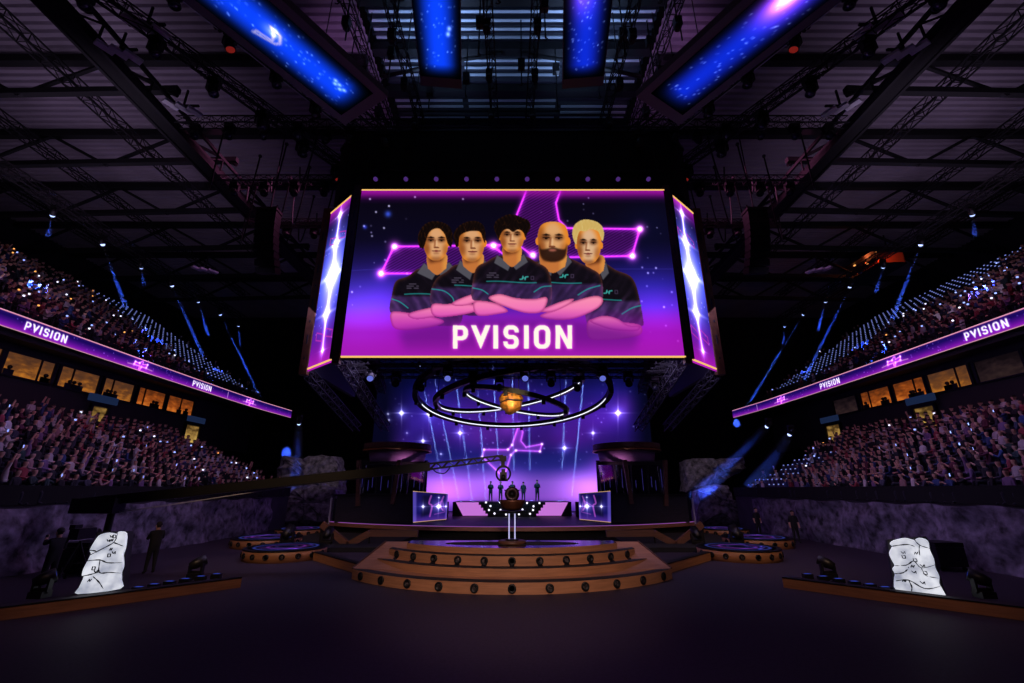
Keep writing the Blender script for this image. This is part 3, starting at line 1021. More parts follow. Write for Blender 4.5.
# seating terraces (stepped concrete) and the walls around them
LROWS, UROWS = 12, 20
def lower_x(i): return 19.3 + 0.8 * i
def lower_z(i): return 2.4 + 0.39 * i
def upper_x(i): return 29.0 + 0.8 * i
def upper_z(i): return 12.35 + 0.52 * i
LY0, LY1, UY0, UY1 = 6.0, 40.0, 6.0, 51.0
n_trim = 0
for s in (-1, 1):
    side = 'left' if s < 0 else 'right'
    prof = [(19.0, 0.0), (19.0, lower_z(0))]
    for i in range(LROWS):
        prof += [(lower_x(i) + 0.5, lower_z(i)), (lower_x(i) + 0.5, lower_z(i + 1))]
    prof += [(29.6, lower_z(LROWS)), (29.6, 0)]
    def extr(prof, y0, y1):
        m2 = MB()
        n = len(prof)
        vs = [(s * p[0], y0, p[1]) for p in prof] + [(s * p[0], y1, p[1]) for p in prof]
        m2.add(vs, [(k, (k + 1) % n, n + (k + 1) % n, n + k) for k in range(n)] + [tuple(range(n)), tuple(range(n, 2 * n))])
        return m2
    struct('floor_lower_terrace_' + side, extr(prof, LY0, LY1), M_CONC)
    prof = [(28.9, 11.2), (28.9, upper_z(0))]
    for i in range(UROWS):
        prof += [(upper_x(i) + 0.5, upper_z(i)), (upper_x(i) + 0.5, upper_z(i + 1))]
    prof += [(46.5, upper_z(UROWS)), (46.5, 21.8), (31, 11.2)]
    struct('floor_upper_terrace_' + side, extr(prof, UY0, UY1), M_CONC)
    # wall between the two tiers, with the lit suites and portals let into it
    struct('wall_suite_' + side, MB().box((s * 29.9, 28, 9.1), (0.5, 46, 4.4)), M_DKWALL)
    struct('trim_soffit_' + side, MB().box((s * 29.2, 28, 11.3), (1.6, 46, 0.22)), M_DKWALL)
    # black barrier above the rock wall
    n_trim += 1
    struct('trim_%d' % n_trim, MB().box((s * 18.95, 23, 2.78), (0.10, 34, 0.72)), M_DRAPE)
    struct('wall_stage_end_' + side, MB().box((s * 32, 59.5, 13), (30, 0.4, 26)), M_DRAPE)

# suites: window_n with frame, pane and mullion
def suite_pane(nm, warm, seed):
    m = bpy.data.materials.new(nm)
    m.use_nodes = True
    nt = m.node_tree
    nt.nodes.remove(nt.nodes['Principled BSDF'])
    tc = nt.nodes.new('ShaderNodeTexCoord')
    mp = nt.nodes.new('ShaderNodeMapping')
    mp.inputs['Location'].default_value = (seed * 3.1, seed * 1.7, seed)
    mp.inputs['Scale'].default_value = (1, 1.0, 2.4)
    n = nt.nodes.new('ShaderNodeTexNoise')
    n.inputs['Scale'].default_value = 1.6
    n.inputs['Detail'].default_value = 3
    r = nt.nodes.new('ShaderNodeValToRGB')
    a, b, c = warm
    r.color_ramp.elements[0].position = 0.34
    r.color_ramp.elements[0].color = lin(*a)
    r.color_ramp.elements[1].position = 0.74
    r.color_ramp.elements[1].color = lin(*c)
    e2 = r.color_ramp.elements.new(0.52)
    e2.color = lin(*b)
    e = nt.nodes.new('ShaderNodeEmission')
    nt.links.new(tc.outputs['Object'], mp.inputs['Vector'])
    nt.links.new(mp.outputs['Vector'], n.inputs['Vector'])
    ge = nt.nodes.new('ShaderNodeSeparateXYZ')
    nt.links.new(tc.outputs['Generated'], ge.inputs[0])
    ma = nt.nodes.new('ShaderNodeMath')
    ma.operation = 'MULTIPLY_ADD'
    nt.links.new(ge.outputs['Z'], ma.inputs[0])
    ma.inputs[1].default_value = -0.34
    ma.inputs[2].default_value = 0.20
    mb_ = nt.nodes.new('ShaderNodeMath')
    mb_.operation = 'MULTIPLY_ADD'
    nt.links.new(n.outputs['Fac'], mb_.inputs[0])
    mb_.inputs[1].default_value = 0.62
    mc_ = nt.nodes.new('ShaderNodeMath')
    mc_.operation = 'ADD'
    mb_.inputs[2].default_value = 0.16
    nt.links.new(mb_.outputs[0], mc_.inputs[0])
    nt.links.new(ma.outputs[0], mc_.inputs[1])
    nt.links.new(mc_.outputs[0], r.inputs['Fac'])
    nt.links.new(r.outputs['Color'], e.inputs['Color'])
    nt.links.new(e.outputs[0], nt.nodes['Material Output'].inputs['Surface'])
    return m

AMB = ((78, 48, 32), (108, 64, 32), (186, 112, 38))
ORG = ((88, 42, 18), (140, 66, 22), (206, 110, 40))
DIM = ((16, 10, 14), (30, 20, 24), (48, 34, 34))
wn = 0
def yat(px, s):   # Y on the suite wall for a pixel column near the window line
    return at(px, 345 + (px if s < 0 else 1024 - px) * 0.30, X=s * 29.6).y
for s, spans in ((-1, [(-6, 5, AMB, 1), (8, 57, AMB, 2), (62, 101, AMB, 2), (105, 135, AMB, 2), (139, 166, ORG, 2), (168.5, 194, ORG, 2)]),
                 (1, [(833, 856, DIM, 1), (860, 889, ORG, 2), (892, 923, ORG, 2), (926, 967, AMB, 2), (972, 1019, DIM, 1)])):
    for k, (p0, p1, c, nm) in enumerate(spans):
        wn += 1
        ya, yb = sorted((yat(p0, s), yat(p1, s)))
        z0, z1 = 9.35, 10.75
        X = s * 29.62
        t = empty('window_%d' % wn, 'lit suite window above the lower stand %s, %s from the stage' % (SIDE[s], ORD[len(spans) - 1 - k if s < 0 else k]), None, (X, ya, z0))
        t['kind'] = 'structure'
        part(t, 'pane', MB().box((s * 29.63, (ya + yb) / 2, (z0 + z1) / 2), (0.05, yb - ya, z1 - z0)), suite_pane('suite_glow_%d' % wn, c, wn))
        fr = MB()
        for zz in (z0, z1):
            fr.box((X - s * 0.03, (ya + yb) / 2, zz), (0.14, yb - ya + 0.2, 0.10))
        for yy in (ya, yb):
            fr.box((X - s * 0.03, yy, (z0 + z1) / 2), (0.14, 0.16, z1 - z0))
        part(t, 'window_frame', fr, M_BLACK)
        if nm > 1:
            part(t, 'mullion', MB().box((X - s * 0.03, ya + (yb - ya) * (0.34, 0.7, 0.32, 0.3, 0.24, 0.5)[k], (z0 + z1) / 2), (0.1, 0.09, z1 - z0)), M_BLACK)
        if c is not DIM:
            sil = MB()
            r = random.Random(wn)
            for q in range(3):
                yy = ya + (yb - ya) * r.uniform(0.1, 0.9)
                sil.box((s * 29.58, yy, z0 + 0.18), (0.05, 0.55, 0.36)).ball((s * 29.58, yy, z0 + 0.48), 0.13, 8, 5)
            part(t, 'guest_silhouette', sil, M_BLACK)

# exits in the back of the lower stands, with blue signs above
dn = 0
portal_m = suite_pane('portal_glow', ((70, 50, 24), (150, 116, 60), (196, 160, 84)), 9)
blue_m = emit('dim_blue_sign', (22, 34, 62), 1.0)
for s, spots in ((-1, [(97, 416, 1.2), (190, 437, 1.8)]), (1, [(927, 417, 1.6), (836, 438, 1.8)])):
    for k, (px, py, w) in enumerate(spots):
        dn += 1
        c = at(px, py, X=s * 29.6)
        zf = lower_z(LROWS)
        t = empty('door_%d' % dn, 'yellow lit exit behind the lower stand %s, %s' % (SIDE[s], 'nearer the suites' if k == 0 else 'nearer the stage'), None, (s * 29.5, c.y, zf))
        t['kind'] = 'structure'
        part(t, 'opening', MB().box((s * 29.62, c.y, zf + 0.75), (0.06, w, 1.5)), portal_m)
        f = MB()
        for d in (-1, 1):
            f.box((s * 29.55, c.y + d * (w / 2 + 0.08), zf + 0.8), (0.2, 0.16, 1.6))
        f.box((s * 29.55, c.y, zf + 1.6), (0.2, w + 0.3, 0.16))
        part(t, 'door_frame', f, M_BLACK)
        sgn = empty('portal_sign', 'dim blue plate sign over the exit %s, %s' % (SIDE[s], 'nearer the suites' if k == 0 else 'nearer the stage'), 'sign', (s * 29.1, c.y - 0.6, zf + 1.8))
        part(sgn, 'plate', MB().box((s * 29.0, c.y - 0.5, zf + 1.98), (0.12, 2.3, 0.5)), blue_m)
        part(sgn, 'bracket', MB().bar((s * 29.04, c.y - 0.5, zf + 2.0), (s * 29.66, c.y - 0.5, zf + 2.0), 0.1), M_BLACK)

# ------------------------------------------------------------------ rock walls along the floor
def rocky(name, label, x, y0, y1, h, face, seed, thick=0.45):
    """a sculpted rock-faced low wall whose bumpy face looks to the arena floor."""
    r = np.random.default_rng(seed)
    ny, nz = int((y1 - y0) * 4), 10
    vs, fs = [], []
    ph = r.uniform(0, 6, 12)
    for i in range(ny + 1):
        for j in range(nz + 1):
            yy = y0 + (y1 - y0) * i / ny
            zz = h * j / nz
            d = 0.10 * math.sin(yy * 1.3 + ph[0] + 0.9 * math.sin(zz * 2 + ph[1])) + 0.07 * math.sin(yy * 3.1 + zz * 2.4 + ph[2]) + 0.06 * math.sin(zz * 4.2 + yy * 0.8 + ph[3]) + r.uniform(-.05, .05)
            edge = 0.06 * math.sin(yy * 2.3 + ph[4]) if j == nz else 0
            vs.append((x + face * (0.16 + d), yy, zz + edge))
    for i in range(ny):
        for j in range(nz):
            a = i * (nz + 1) + j
            fs.append((a, a + nz + 1, a + nz + 2, a + 1))
    m2 = MB().add(vs, fs, 0, True)
    m2.box((x - face * thick / 2, (y0 + y1) / 2, h / 2 - 0.03), (thick, y1 - y0, h - 0.06))
    o = m2.build(name, M_ROCK)
    return tag(o, label, 'rock wall')

rocky('rock_wall', 'long grey rock-faced wall below the lower stand on the camera crane side', -18.5, 8, 36.2, 2.35, 1, 1)
rocky('rock_wall', 'long grey rock-faced wall below the lower stand on the side without a crane', 18.5, 8, 36.2, 2.35, -1, 2)

def boulder(label, pts_px, Y, depth, seed):
    """a big slab of sculpted rock; outline surveyed on the plane at distance Y, with real thickness."""
    pts = [at(px, py, Y=Y) for px, py in pts_px]
    pts = [Vector((p.x, p.y, max(p.z, 0.0))) for p in pts]
    n = len(pts)
    c = sum(pts, Vector()) / n
    r = random.Random(seed)
    rings = []
    for k, (sc, dy) in enumerate(((1.0, depth), (1.02, depth * 0.5), (1.0, 0.2), (0.80, -0.15), (0.5, -0.35), (0.2, -0.42))):
        ring = []
        for i in range(n * 4):
            a, b = pts[i // 4], pts[(i // 4 + 1) % n]
            p = a.lerp(b, (i % 4) / 4)
            q = c + (p - c) * sc
            ring.append((q.x + r.uniform(-.12, .12), Y + dy + r.uniform(-.22, .22), max(0.0, q.z + r.uniform(-.12, .12))))
        rings.append(ring)
    vs = [p for rg in rings for p in rg]
    m_ = n * 4
    fs = [(i * m_ + j, i * m_ + (j + 1) % m_, (i + 1) * m_ + (j + 1) % m_, (i + 1) * m_ + j) for i in range(len(rings) - 1) for j in range(m_)]
    fs += [tuple(range(m_)), tuple((len(rings) - 1) * m_ + j for j in range(m_))[::-1]]
    o = MB().add(vs, fs, 0, False).build('rock_outcrop', M_ROCK)
    return tag(o, label, 'rock')

boulder('tall pale rock outcrop rising behind the crane boom beside the stage', [(275, 474), (282, 456), (300, 459), (318, 455), (333, 456), (339, 478), (336, 500), (300, 506), (276, 500)], 45, 2.2, 3)
boulder('low broad blue-grey rock below the tall outcrop on the crane side', [(276, 498), (300, 486), (318, 484), (334, 490), (338, 528), (276, 528)], 42, 2.0, 4)
boulder('tall pale rock outcrop crossed by a blue beam, on the side without a crane', [(687, 462), (700, 457), (720, 459), (744, 457), (747, 468), (725, 482), (702, 490), (688, 492)], 46, 2.2, 5)
boulder('smooth slanting blue-grey rock beside the stage on the side without a crane', [(700, 492), (715, 486), (729, 485), (735, 500), (747, 506), (748, 528), (700, 528)], 42, 2.0, 6)

# ------------------------------------------------------------------ stage deck
def arc(C, R, xm, n=48):
    return [(-xm + 2 * xm * i / n, C - math.sqrt(R * R - (-xm + 2 * xm * i / n) ** 2)) for i in range(n + 1)]

t = empty('main_stage', 'wide dark glossy stage deck with a curved wood front edge behind the steps', 'stage', (0, 30, 0))
front = arc(51, 21, 13.2)
part(t, 'deck', MB().prism(front + [(13.2, 51), (-13.2, 51)], 0.66, 0.75), M_DECK)
part(t, 'substructure', MB().prism(arc(51, 20.6, 13.0) + [(13.0, 50.8), (-13.0, 50.8)], 0.0, 0.66), M_DRAPE)
lip = MB()
for i in range(len(front) - 1):
    (xa, ya), (xb, yb) = front[i], front[i + 1]
    lip.bar((xa, ya - 0.02, 0.63), (xb, yb - 0.02, 0.63), 0.06, 0.24)
part(t, 'edge_trim', lip, M_WOOD, 'bronze coloured wooden edge')
glow = MB()
for i in range(len(front) - 1):
    (xa, ya), (xb, yb) = front[i], front[i + 1]
    glow.bar((xa, ya + 0.03, 0.765), (xb, yb + 0.03, 0.765), 0.10, 0.03)
part(t, 'edge_light', glow, emit('edge_light_violet', (150, 84, 170), 0.8), 'thin violet light strip')
# steps down at both stage ends with chevron boards
for s in (-1, 1):
    t = empty('chevron_terrace', 'black lower terrace with a wooden chevron board before the stage ' + SIDE[s], 'terrace', (s * 9.4, 27, 0))
    part(t, 'platform', MB().prism([(s * 6.2, 24.4), (s * 13.2, 24.4), (s * 13.2, 33.4), (s * 6.2, 30.6)][::s], 0, 0.22), M_DRAPE)
    pr = [at(512 + s * (px - 512), py, Y=26.2) for px, py in ((702, 524), (676, 545), (654, 533), (606, 533.5))]
    ch = MB()
    for a, b in zip(pr, pr[1:]):
        ch.bar(a, b, 0.22, 0.34)
    part(t, 'chevron_board', ch, M_WOODDK, 'zigzag wooden board')
    r2 = [at(512 + s * (px - 512), py, Y=25.4) for px, py in ((700, 546), (676, 558), (652, 549), (630, 543))]
    ch = MB()
    for a, b in zip(r2, r2[1:]):
        ch.bar(a, b, 0.2, 0.16)
    part(t, 'lower_chevron', ch, M_DRAPE)
    lg = MB()
    for p in pr[:-1]:
        lg.bar((p.x, p.y + 0.05, 0.2), p, 0.08)
    part(t, 'leg', lg, M_BLACK)
    p = empty('stage_end_panel', 'black glossy panel standing at the stage end ' + SIDE[s], 'panel', (s * 12.0, 32.6, 0.2))
    part(p, 'panel', MB().box((s * 12.2, 34.9, 1.55), (1.9, 0.12, 1.6)), M_GLASS_BLK)
    part(p, 'post', MB().box((s * 13.24, 34.6, 1.2), (0.07, 0.2, 2.4)), M_FLOOD, 'pale upright at the panel edge')

# ------------------------------------------------------------------ stepped round podium in front
t = empty('stepped_podium', 'round-fronted wooden steps with ring lamps, in front of the stage', 'podium', (0, 22, 0))
C0 = 22.7
TS = [arc(C0, 7.7, 5.65), arc(C0, 6.8, 5.15), arc(C0, 6.3, 4.65), arc(C0, 5.8, 4.0)]
ZS = (0.0, 0.32, 0.56, 0.86, 1.06)
YB = 19.3
for i, (arcp, xm) in enumerate(zip(TS, (5.65, 5.15, 4.65, 4.0))):
    if i < 3:
        part(t, 'step', MB().prism(arcp + [(xm, YB), (-xm, YB)], ZS[i], ZS[i + 1]), M_WOOD)
    else:
        part(t, 'top_disc', MB().prism(arcp + [(xm, YB), (-xm, YB)], ZS[i], ZS[i + 1], 0, 1), [M_WOOD, M_GLASS_BLK], 'mirror-black top')
def strip_ring(arcp, dy0, dy1, z0, z1):
    m2 = MB()
    n = len(arcp)
    vs = [(x, y + dy0, z0) for x, y in arcp] + [(x, y + dy1, z0) for x, y in arcp] + [(x, y + dy1, z1) for x, y in arcp] + [(x, y + dy0, z1) for x, y in arcp]
    fs = []
    for i in range(n - 1):
        for k in range(4):
            a, b2 = k * n, ((k + 1) % 4) * n
            fs.append((a + i, a + i + 1, b2 + i + 1, b2 + i))
    fs += [(0, n, 2 * n, 3 * n), (n - 1, 4 * n - 1, 3 * n - 1, 2 * n - 1)]
    return m2.add(vs, fs)
for arcp, z in zip(TS[:3], ZS[1:4]):
    part(t, 'tread_strip', strip_ring(arcp, 0.03, 0.45, z, z + 0.012), M_RUBBER, 'dark tread strip')  # thin dark strip laid along each tread
for s in (-1, 1):
    q = [(s * 5.65, 17.5, .32), (s * 5.0, YB, .32), (s * 3.4, YB, .32), (s * 3.4, 16.9, .32), (s * 5.65, 17.5, .34), (s * 5.0, YB, 1.02), (s * 3.4, YB, 1.02), (s * 3.4, 16.9, .34)]
    w = MB().add(q, [(0, 1, 5, 4), (1, 2, 6, 5), (2, 3, 7, 6), (3, 0, 4, 7), (4, 5, 6, 7)])
    part(t, 'side_ramp', w, M_WOOD, 'sloping wooden side cheek')
    part(t, 'ramp_edge', MB().bar((s * 5.66, 17.5, .33), (s * 5.02, YB, 1.03), 0.05, 0.06), M_WOODDK)
def ring_lamp(parent, c, n, r=0.13, foot=False):
    """round black step lamp facing along n."""
    n = Vector(n).normalized()
    M = n.to_track_quat('Z', 'Y').to_matrix()
    lm = part(parent, 'step_lamp', MB().lathe([(r * 0.55, 0.02), (r * 0.62, 0.05), (r, 0.045), (r, -0.03)], 16, c, 0, True, M), M_BLACK)
    part(lm, 'lens', MB().lathe([(0.0, 0.02), (r * 0.56, 0.02), (r * 0.56, 0.0)], 12, c, 0, True, M), mat('lamp_lens_grey', (120, 104, 104), 0.3))
    if foot:
        c = Vector(c)
        part(lm, 'foot', MB().bar(c + n * 0.03 - Vector((0, 0, r)), c + n * 0.12 - Vector((0, 0, r + 0.03)), 0.16, 0.05), M_BLACK)
for k in range(-5, 6):
    a = 0.148 * k
    ring_lamp(t, (7.7 * math.sin(a), C0 - 7.7 * math.cos(a), 0.165), (math.sin(a), -math.cos(a), 0))
for k in range(-5, 6):
    a = 0.148 * k
    ring_lamp(t, (6.3 * math.sin(a), C0 - 6.3 * math.cos(a), 0.72), (math.sin(a), -math.cos(a), 0), foot=True)
oval_o = MB().prism([(2.5 * math.cos(2 * PI * i / 48), 18.3 + 0.58 * math.sin(2 * PI * i / 48)) for i in range(48)], 1.06, 1.072).build('dark_oval', M_DRAPE)  # thin dark oval patch laid on the podium top
tag(oval_o, 'dark oval patch under the trophy stand on the podium top', 'mat')

# ------------------------------------------------------------------ trophy on its stand
ty = 21.3
t = empty('trophy_stand', 'slim stand of two glowing poles carrying the trophy, on the dark oval', 'stand', (0, ty, 0.772))
part(t, 'base', MB().lathe([(0.62, 0.772), (0.62, 0.86), (0.56, 0.90), (0.0, 0.90)], 32, (0, ty, 0)), M_WOODDK)
part(t, 'inner_base', MB().lathe([(0.30, 0.90), (0.30, 0.95), (0.0, 0.95)], 24, (0, ty, 0)), M_BLACK)
for x in (-0.13, 0.13):
    part(t, 'pole', MB().tube([(x, ty, 0.95), (x, ty, 2.02)], 0.028, 8), emit('pole_glow', (190, 186, 235), 1.0), 'glowing pale pole')
part(t, 'tray', MB().lathe([(0.0, 2.02), (0.40, 2.02), (0.62, 2.10), (0.60, 2.13), (0.0, 2.11)], 32, (0, ty, 0)), M_BLACK)
t = empty('trophy', 'dark round shield trophy in a brown bowl on top of the stand', 'trophy', (0, ty, 2.13))
part(t, 'bowl', MB().lathe([(0.0, 2.14), (0.30, 2.14), (0.48, 2.26), (0.57, 2.50), (0.59, 2.58), (0.54, 2.58), (0.48, 2.46), (0.0, 2.42)], 32, (0, ty, 0)), mat('trophy_bronze', (96, 56, 40), 0.45, 0.5, noise=.3, scale=6))
Mx = Matrix.Rotation(PI / 2, 3, 'X')
part(t, 'shield', MB().lathe([(0.13, -0.07), (0.31, -0.05), (0.335, 0.0), (0.31, 0.05), (0.13, 0.09), (0.13, -0.07)], 32, (0, ty, 2.82), 0, True, Mx), mat('trophy_dark', (48, 32, 40), 0.4, 0.6, noise=.3, scale=8))
part(t, 'boss', MB().lathe([(0.0, 0.12), (0.07, 0.10), (0.12, 0.02), (0.12, -0.04), (0, -0.04)], 20, (0, ty, 2.82), 0, True, Mx), M_BLACK)
for a in (0.5, 1.2, 1.94, 2.64):
    part(t, 'horn', MB().tube([(0.30 * math.cos(a), ty, 2.82 + 0.30 * math.sin(a)), (0.40 * math.cos(a), ty, 2.82 + 0.40 * math.sin(a))], [0.05, 0.015], 8), M_BLACK)

for o in scene.objects:
    if o.name in ('trophy_stand', 'trophy'):
        o.location = (0, 18.2, 1.072 + (o.location.z - 0.772) * 0.85)
        o.scale = (0.85, 0.85, 0.85)

# ------------------------------------------------------------------ round side podiums
DW = ['nearest the steps', 'behind the first one', 'beside the stage end']
for s in (-1, 1):
    for k, (x, y, r) in enumerate(((10.5, 22.65, 1.78), (13.75, 27.2, 1.8), (14.5, 33.0, 1.6))):
        t = empty('round_podium', 'round wooden podium with glossy lit top, %s, %s' % (DW[k], SIDE[s]), 'podium', (s * x, y, 0))
        part(t, 'body', MB().lathe([(r, 0.0), (r, 0.44), (r - 0.03, 0.46)], 56, (s * x, y, 0), 0, True), M_WOOD)
        part(t, 'rim', MB().lathe([(r - 0.2, 0.47), (r + 0.02, 0.47), (r + 0.02, 0.42), (r - 0.2, 0.42), (r - 0.2, 0.47)], 56, (s * x, y, 0), 0, False), M_BLACK)
        part(t, 'top', MB().lathe([(0.0, 0.466), (r - 0.2, 0.466), (r - 0.2, 0.44)], 48, (s * x, y, 0)), M_GLASS_BLK)
        n = 60
        aa = np.linspace(0, 2 * PI, 65)
        rr = np.linspace(0.02, 1, 24)
        A, R_ = np.meshgrid(aa, rr)
        P = np.stack([s * x + (r - 0.34) * R_ * np.cos(A), y + (r - 0.34) * R_ * np.sin(A), np.full(A.shape, 0.472)], -1)
        C = s2l(disc_picture(k + 5 * (s + 1)).sample(R_ * np.cos(A), R_ * np.sin(A)))
        screen(t, 'led_top', P, C, 0.8, 'NONE', 'violet and blue light pattern')
        for q in range(9):
            a = -PI / 2 + (q - 4) * 0.36
            ring_lamp(t, (s * x + r * math.cos(a), y + r * math.sin(a), 0.23), (math.cos(a), math.sin(a), 0), 0.12)
    w = empty('podium_link', 'low wooden kerb linking the first round podium to the steps ' + SIDE[s], 'kerb', (s * 7.6, 21.9, 0))
    part(w, 'board', MB().bar((s * 8.75, 21.9, 0.16), (s * 5.72, 18.6, 0.16), 0.3, 0.32), M_WOOD)
    part(w, 'cap', MB().bar((s * 8.75, 21.9, 0.335), (s * 5.72, 18.6, 0.335), 0.34, 0.03), M_BLACK)

# ------------------------------------------------------------------ wooden kerbs and rune stones near the camera
stone_lit = {}
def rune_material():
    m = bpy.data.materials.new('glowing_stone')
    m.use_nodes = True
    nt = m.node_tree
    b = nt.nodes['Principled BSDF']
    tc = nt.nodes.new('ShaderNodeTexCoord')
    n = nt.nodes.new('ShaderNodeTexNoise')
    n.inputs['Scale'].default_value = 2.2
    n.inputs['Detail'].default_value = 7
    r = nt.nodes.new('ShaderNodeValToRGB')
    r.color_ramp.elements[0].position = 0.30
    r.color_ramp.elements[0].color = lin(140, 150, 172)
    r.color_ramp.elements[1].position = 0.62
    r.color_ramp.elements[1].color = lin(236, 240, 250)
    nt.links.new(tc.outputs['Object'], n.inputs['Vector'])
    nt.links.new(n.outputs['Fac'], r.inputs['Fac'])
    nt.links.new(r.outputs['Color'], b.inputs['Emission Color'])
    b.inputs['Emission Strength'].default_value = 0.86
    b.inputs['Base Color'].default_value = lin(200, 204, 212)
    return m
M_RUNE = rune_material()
M_CRACK = mat('rune_groove', (26, 26, 32), 0.9)
for s in (-1, 1):
    a = Vector((s * 8.85, 16.15, 0))
    pts = [Vector((s * (8.85 + 6.2 * u), 16.15 - 6.4 * u - 0.5 * u * (1 - u), 0)) for u in np.linspace(0, 1, 14)]
    t = empty('floor_kerb', 'long low curved wooden kerb in front of the glowing stone ' + SIDE[s], 'kerb', a)
    bd, cp = MB(), MB()
    for p, q in zip(pts, pts[1:]):
        bd.bar(p + Vector((0, 0, .14)), q + Vector((0, 0, .14)), 0.30, 0.28)
        cp.bar(p + Vector((0, .0, .29)), q + Vector((0, .0, .29)), 0.34, 0.025)
    part(t, 'board', bd, M_WOOD)
    part(t, 'cap', cp, M_BLACK)
    # tilted slab of carved stone
    if s < 0:
        quad = [at(78, 594, Y=14.9), at(119.5, 589, Y=15.2), at(126, 532, Y=15.35), at(97, 533, Y=15.1)]
    else:
        quad = [at(897, 591, Y=15.2), at(944.5, 598, Y=14.7), at(926, 538, Y=15.1), at(889, 541, Y=15.35)]
    q0, q1, q2, q3 = quad
    if min(q0.z, q1.z) < 0:
        dz = -min(q0.z, q1.z)
        quad = [q + Vector((0, 0, dz)) for q in quad]
        q0, q1, q2, q3 = quad
    t = empty('rune_stone', 'tilted glowing white stone slab with carved runes behind the kerb ' + SIDE[s], 'stone', ((q0 + q1) / 2).to_tuple()[:2] + (0,))
    nrm = (q1 - q0).cross(q3 - q0).normalized()
    if nrm.y > 0:
        nrm = -nrm
    def bil(u, v):
        return (q0 * (1 - u) + q1 * u) * (1 - v) + (q3 * (1 - u) + q2 * u) * v
    shell = MB()
    back = [p - nrm * 0.42 for p in ((bil(-.02, -.02), bil(1.16, -.02), bil(1.16, 1.0), bil(-.02, 1.03)) if s > 0 else (bil(-.12, -.02), bil(1.06, -.02), bil(1.06, 1.03), bil(-.12, 1.02)))]
    frontq = [p - nrm * 0.05 for p in (bil(-.04, -.02), bil(1.04, -.02), bil(1.03, 1.02), bil(-.03, 1.02))]
    shell.add(frontq + back, [(0, 1, 2, 3), (7, 6, 5, 4), (0, 4, 5, 1), (1, 5, 6, 2), (2, 6, 7, 3), (3, 7, 4, 0)])
    part(t, 'shell', shell, mat('dark_stone_shell', (44, 42, 50), 0.8, noise=.3, scale=4), 'dark backing shell')
    # carved chunks, leaving the cracks between them
    chunks_l = [[(.0, .0), (.40, .0), (.50, .22), (.46, .34), (.22, .40), (.02, .20)], [(.44, .0), (1., .0), (1.0, .16), (.72, .26), (.56, .22)], [(.56, .26), (.74, .30), (1.02, .20), (1.03, .34), (.80, .44), (.56, .42), (.50, .36)],
                [(.0, .28), (.20, .43), (.46, .40), (.70, .47), (.98, .42), (.96, .49), (.62, .53), (.30, .51), (.04, .48)], [(-.02, .53), (.26, .56), (.60, .80), (.62, .86), (.30, .74), (.04, .66), (-.05, .60)],
                [(.36, .56), (.62, .57), (1.0, .53), (1.03, .64), (.92, .70), (.66, .78)], [(.0, .72), (.30, .80), (.58, .90), (.60, 1.0), (.20, 1.0), (.04, .93), (.10, .84)], [(.70, .82), (.94, .74), (1.04, .80), (1.02, 1.0), (.74, 1.0), (.68, .92)]]
    chunks_r = [[(.0, .0), (1., .0), (.98, .07), (.60, .09), (.03, .11)], [(.02, .14), (.56, .13), (.74, .22), (.90, .30), (.66, .30), (.22, .36), (.0, .30)], [(.66, .12), (.98, .10), (1.0, .24), (.90, .26)],
                [(.22, .40), (.62, .34), (1.0, .32), (1.0, .46), (.74, .56), (.32, .50), (.04, .44)], [(.06, .50), (.34, .53), (.60, .58), (.44, .66), (.28, .84), (.02, .84), (-.02, .66)],
                [(.50, .68), (.74, .60), (1.0, .52), (1.0, .68), (.92, .80), (.70, .80), (.36, .82)], [(.04, .88), (.28, .88), (.52, .84), (.62, .98), (.44, 1.02), (.10, .98)], [(.60, .86), (.76, .84), (.94, .84), (1.0, .94), (.84, 1.0), (.68, .98)]]
    for ch in ():
        cu, cvv = sum(u for u, _ in ch) / len(ch), sum(v for _, v in ch) / len(ch)
        sp = spline([(cu + (u - cu) * 1.09, cvv + (v - cvv) * 1.10) for u, v in ch], True, 3)
        f0 = [bil(u, v) - nrm * 0.05 for u, v in sp]
        f1 = [bil(u, v) + nrm * 0.02 for u, v in sp]
        f2 = [bil(cu + (u - cu) * .97, cvv + (v - cvv) * .97) + nrm * 0.055 for u, v in sp]
        n = len(sp)
        cb = MB().add(f0 + f1 + f2, [(i, (i + 1) % n, n + (i + 1) % n, n + i) for i in range(n)] + [(n + i, n + (i + 1) % n, 2 * n + (i + 1) % n, 2 * n + i) for i in range(n)] + [tuple(range(2 * n, 3 * n))])
        part(t, 'stone_block', cb, M_RUNE)
    outl = [(0, 0), (1, 0), (1.02, .15), (1.0, .28), (1.04, .38), (1.02, .5), (.99, .60), (1.04, .72), (1.02, .98), (.76, 1.01), (.70, .97), (.45, 1.0), (.15, .97), (.04, .89), (-.05, .72), (.02, .65), (-.01, .54), (-.06, .4), (-.04, .29), (.02, .26), (-.02, .1)]
    cracks = [[(.0, .62), (.35, .72), (.68, .83), (.75, 1)], [(-.03, .53), (.35, .53), (.60, .47), (1.02, .45)], [(.36, .52), (.42, .32), (.7, .30), (1.0, .27)], [(.28, .26), (.48, .15), (.62, .03)], [(-.04, .71), (.14, .69), (.2, .66)], [(-.03, .28), (.22, .30), (.42, .33)], [(.66, .82), (1.0, .74)]]
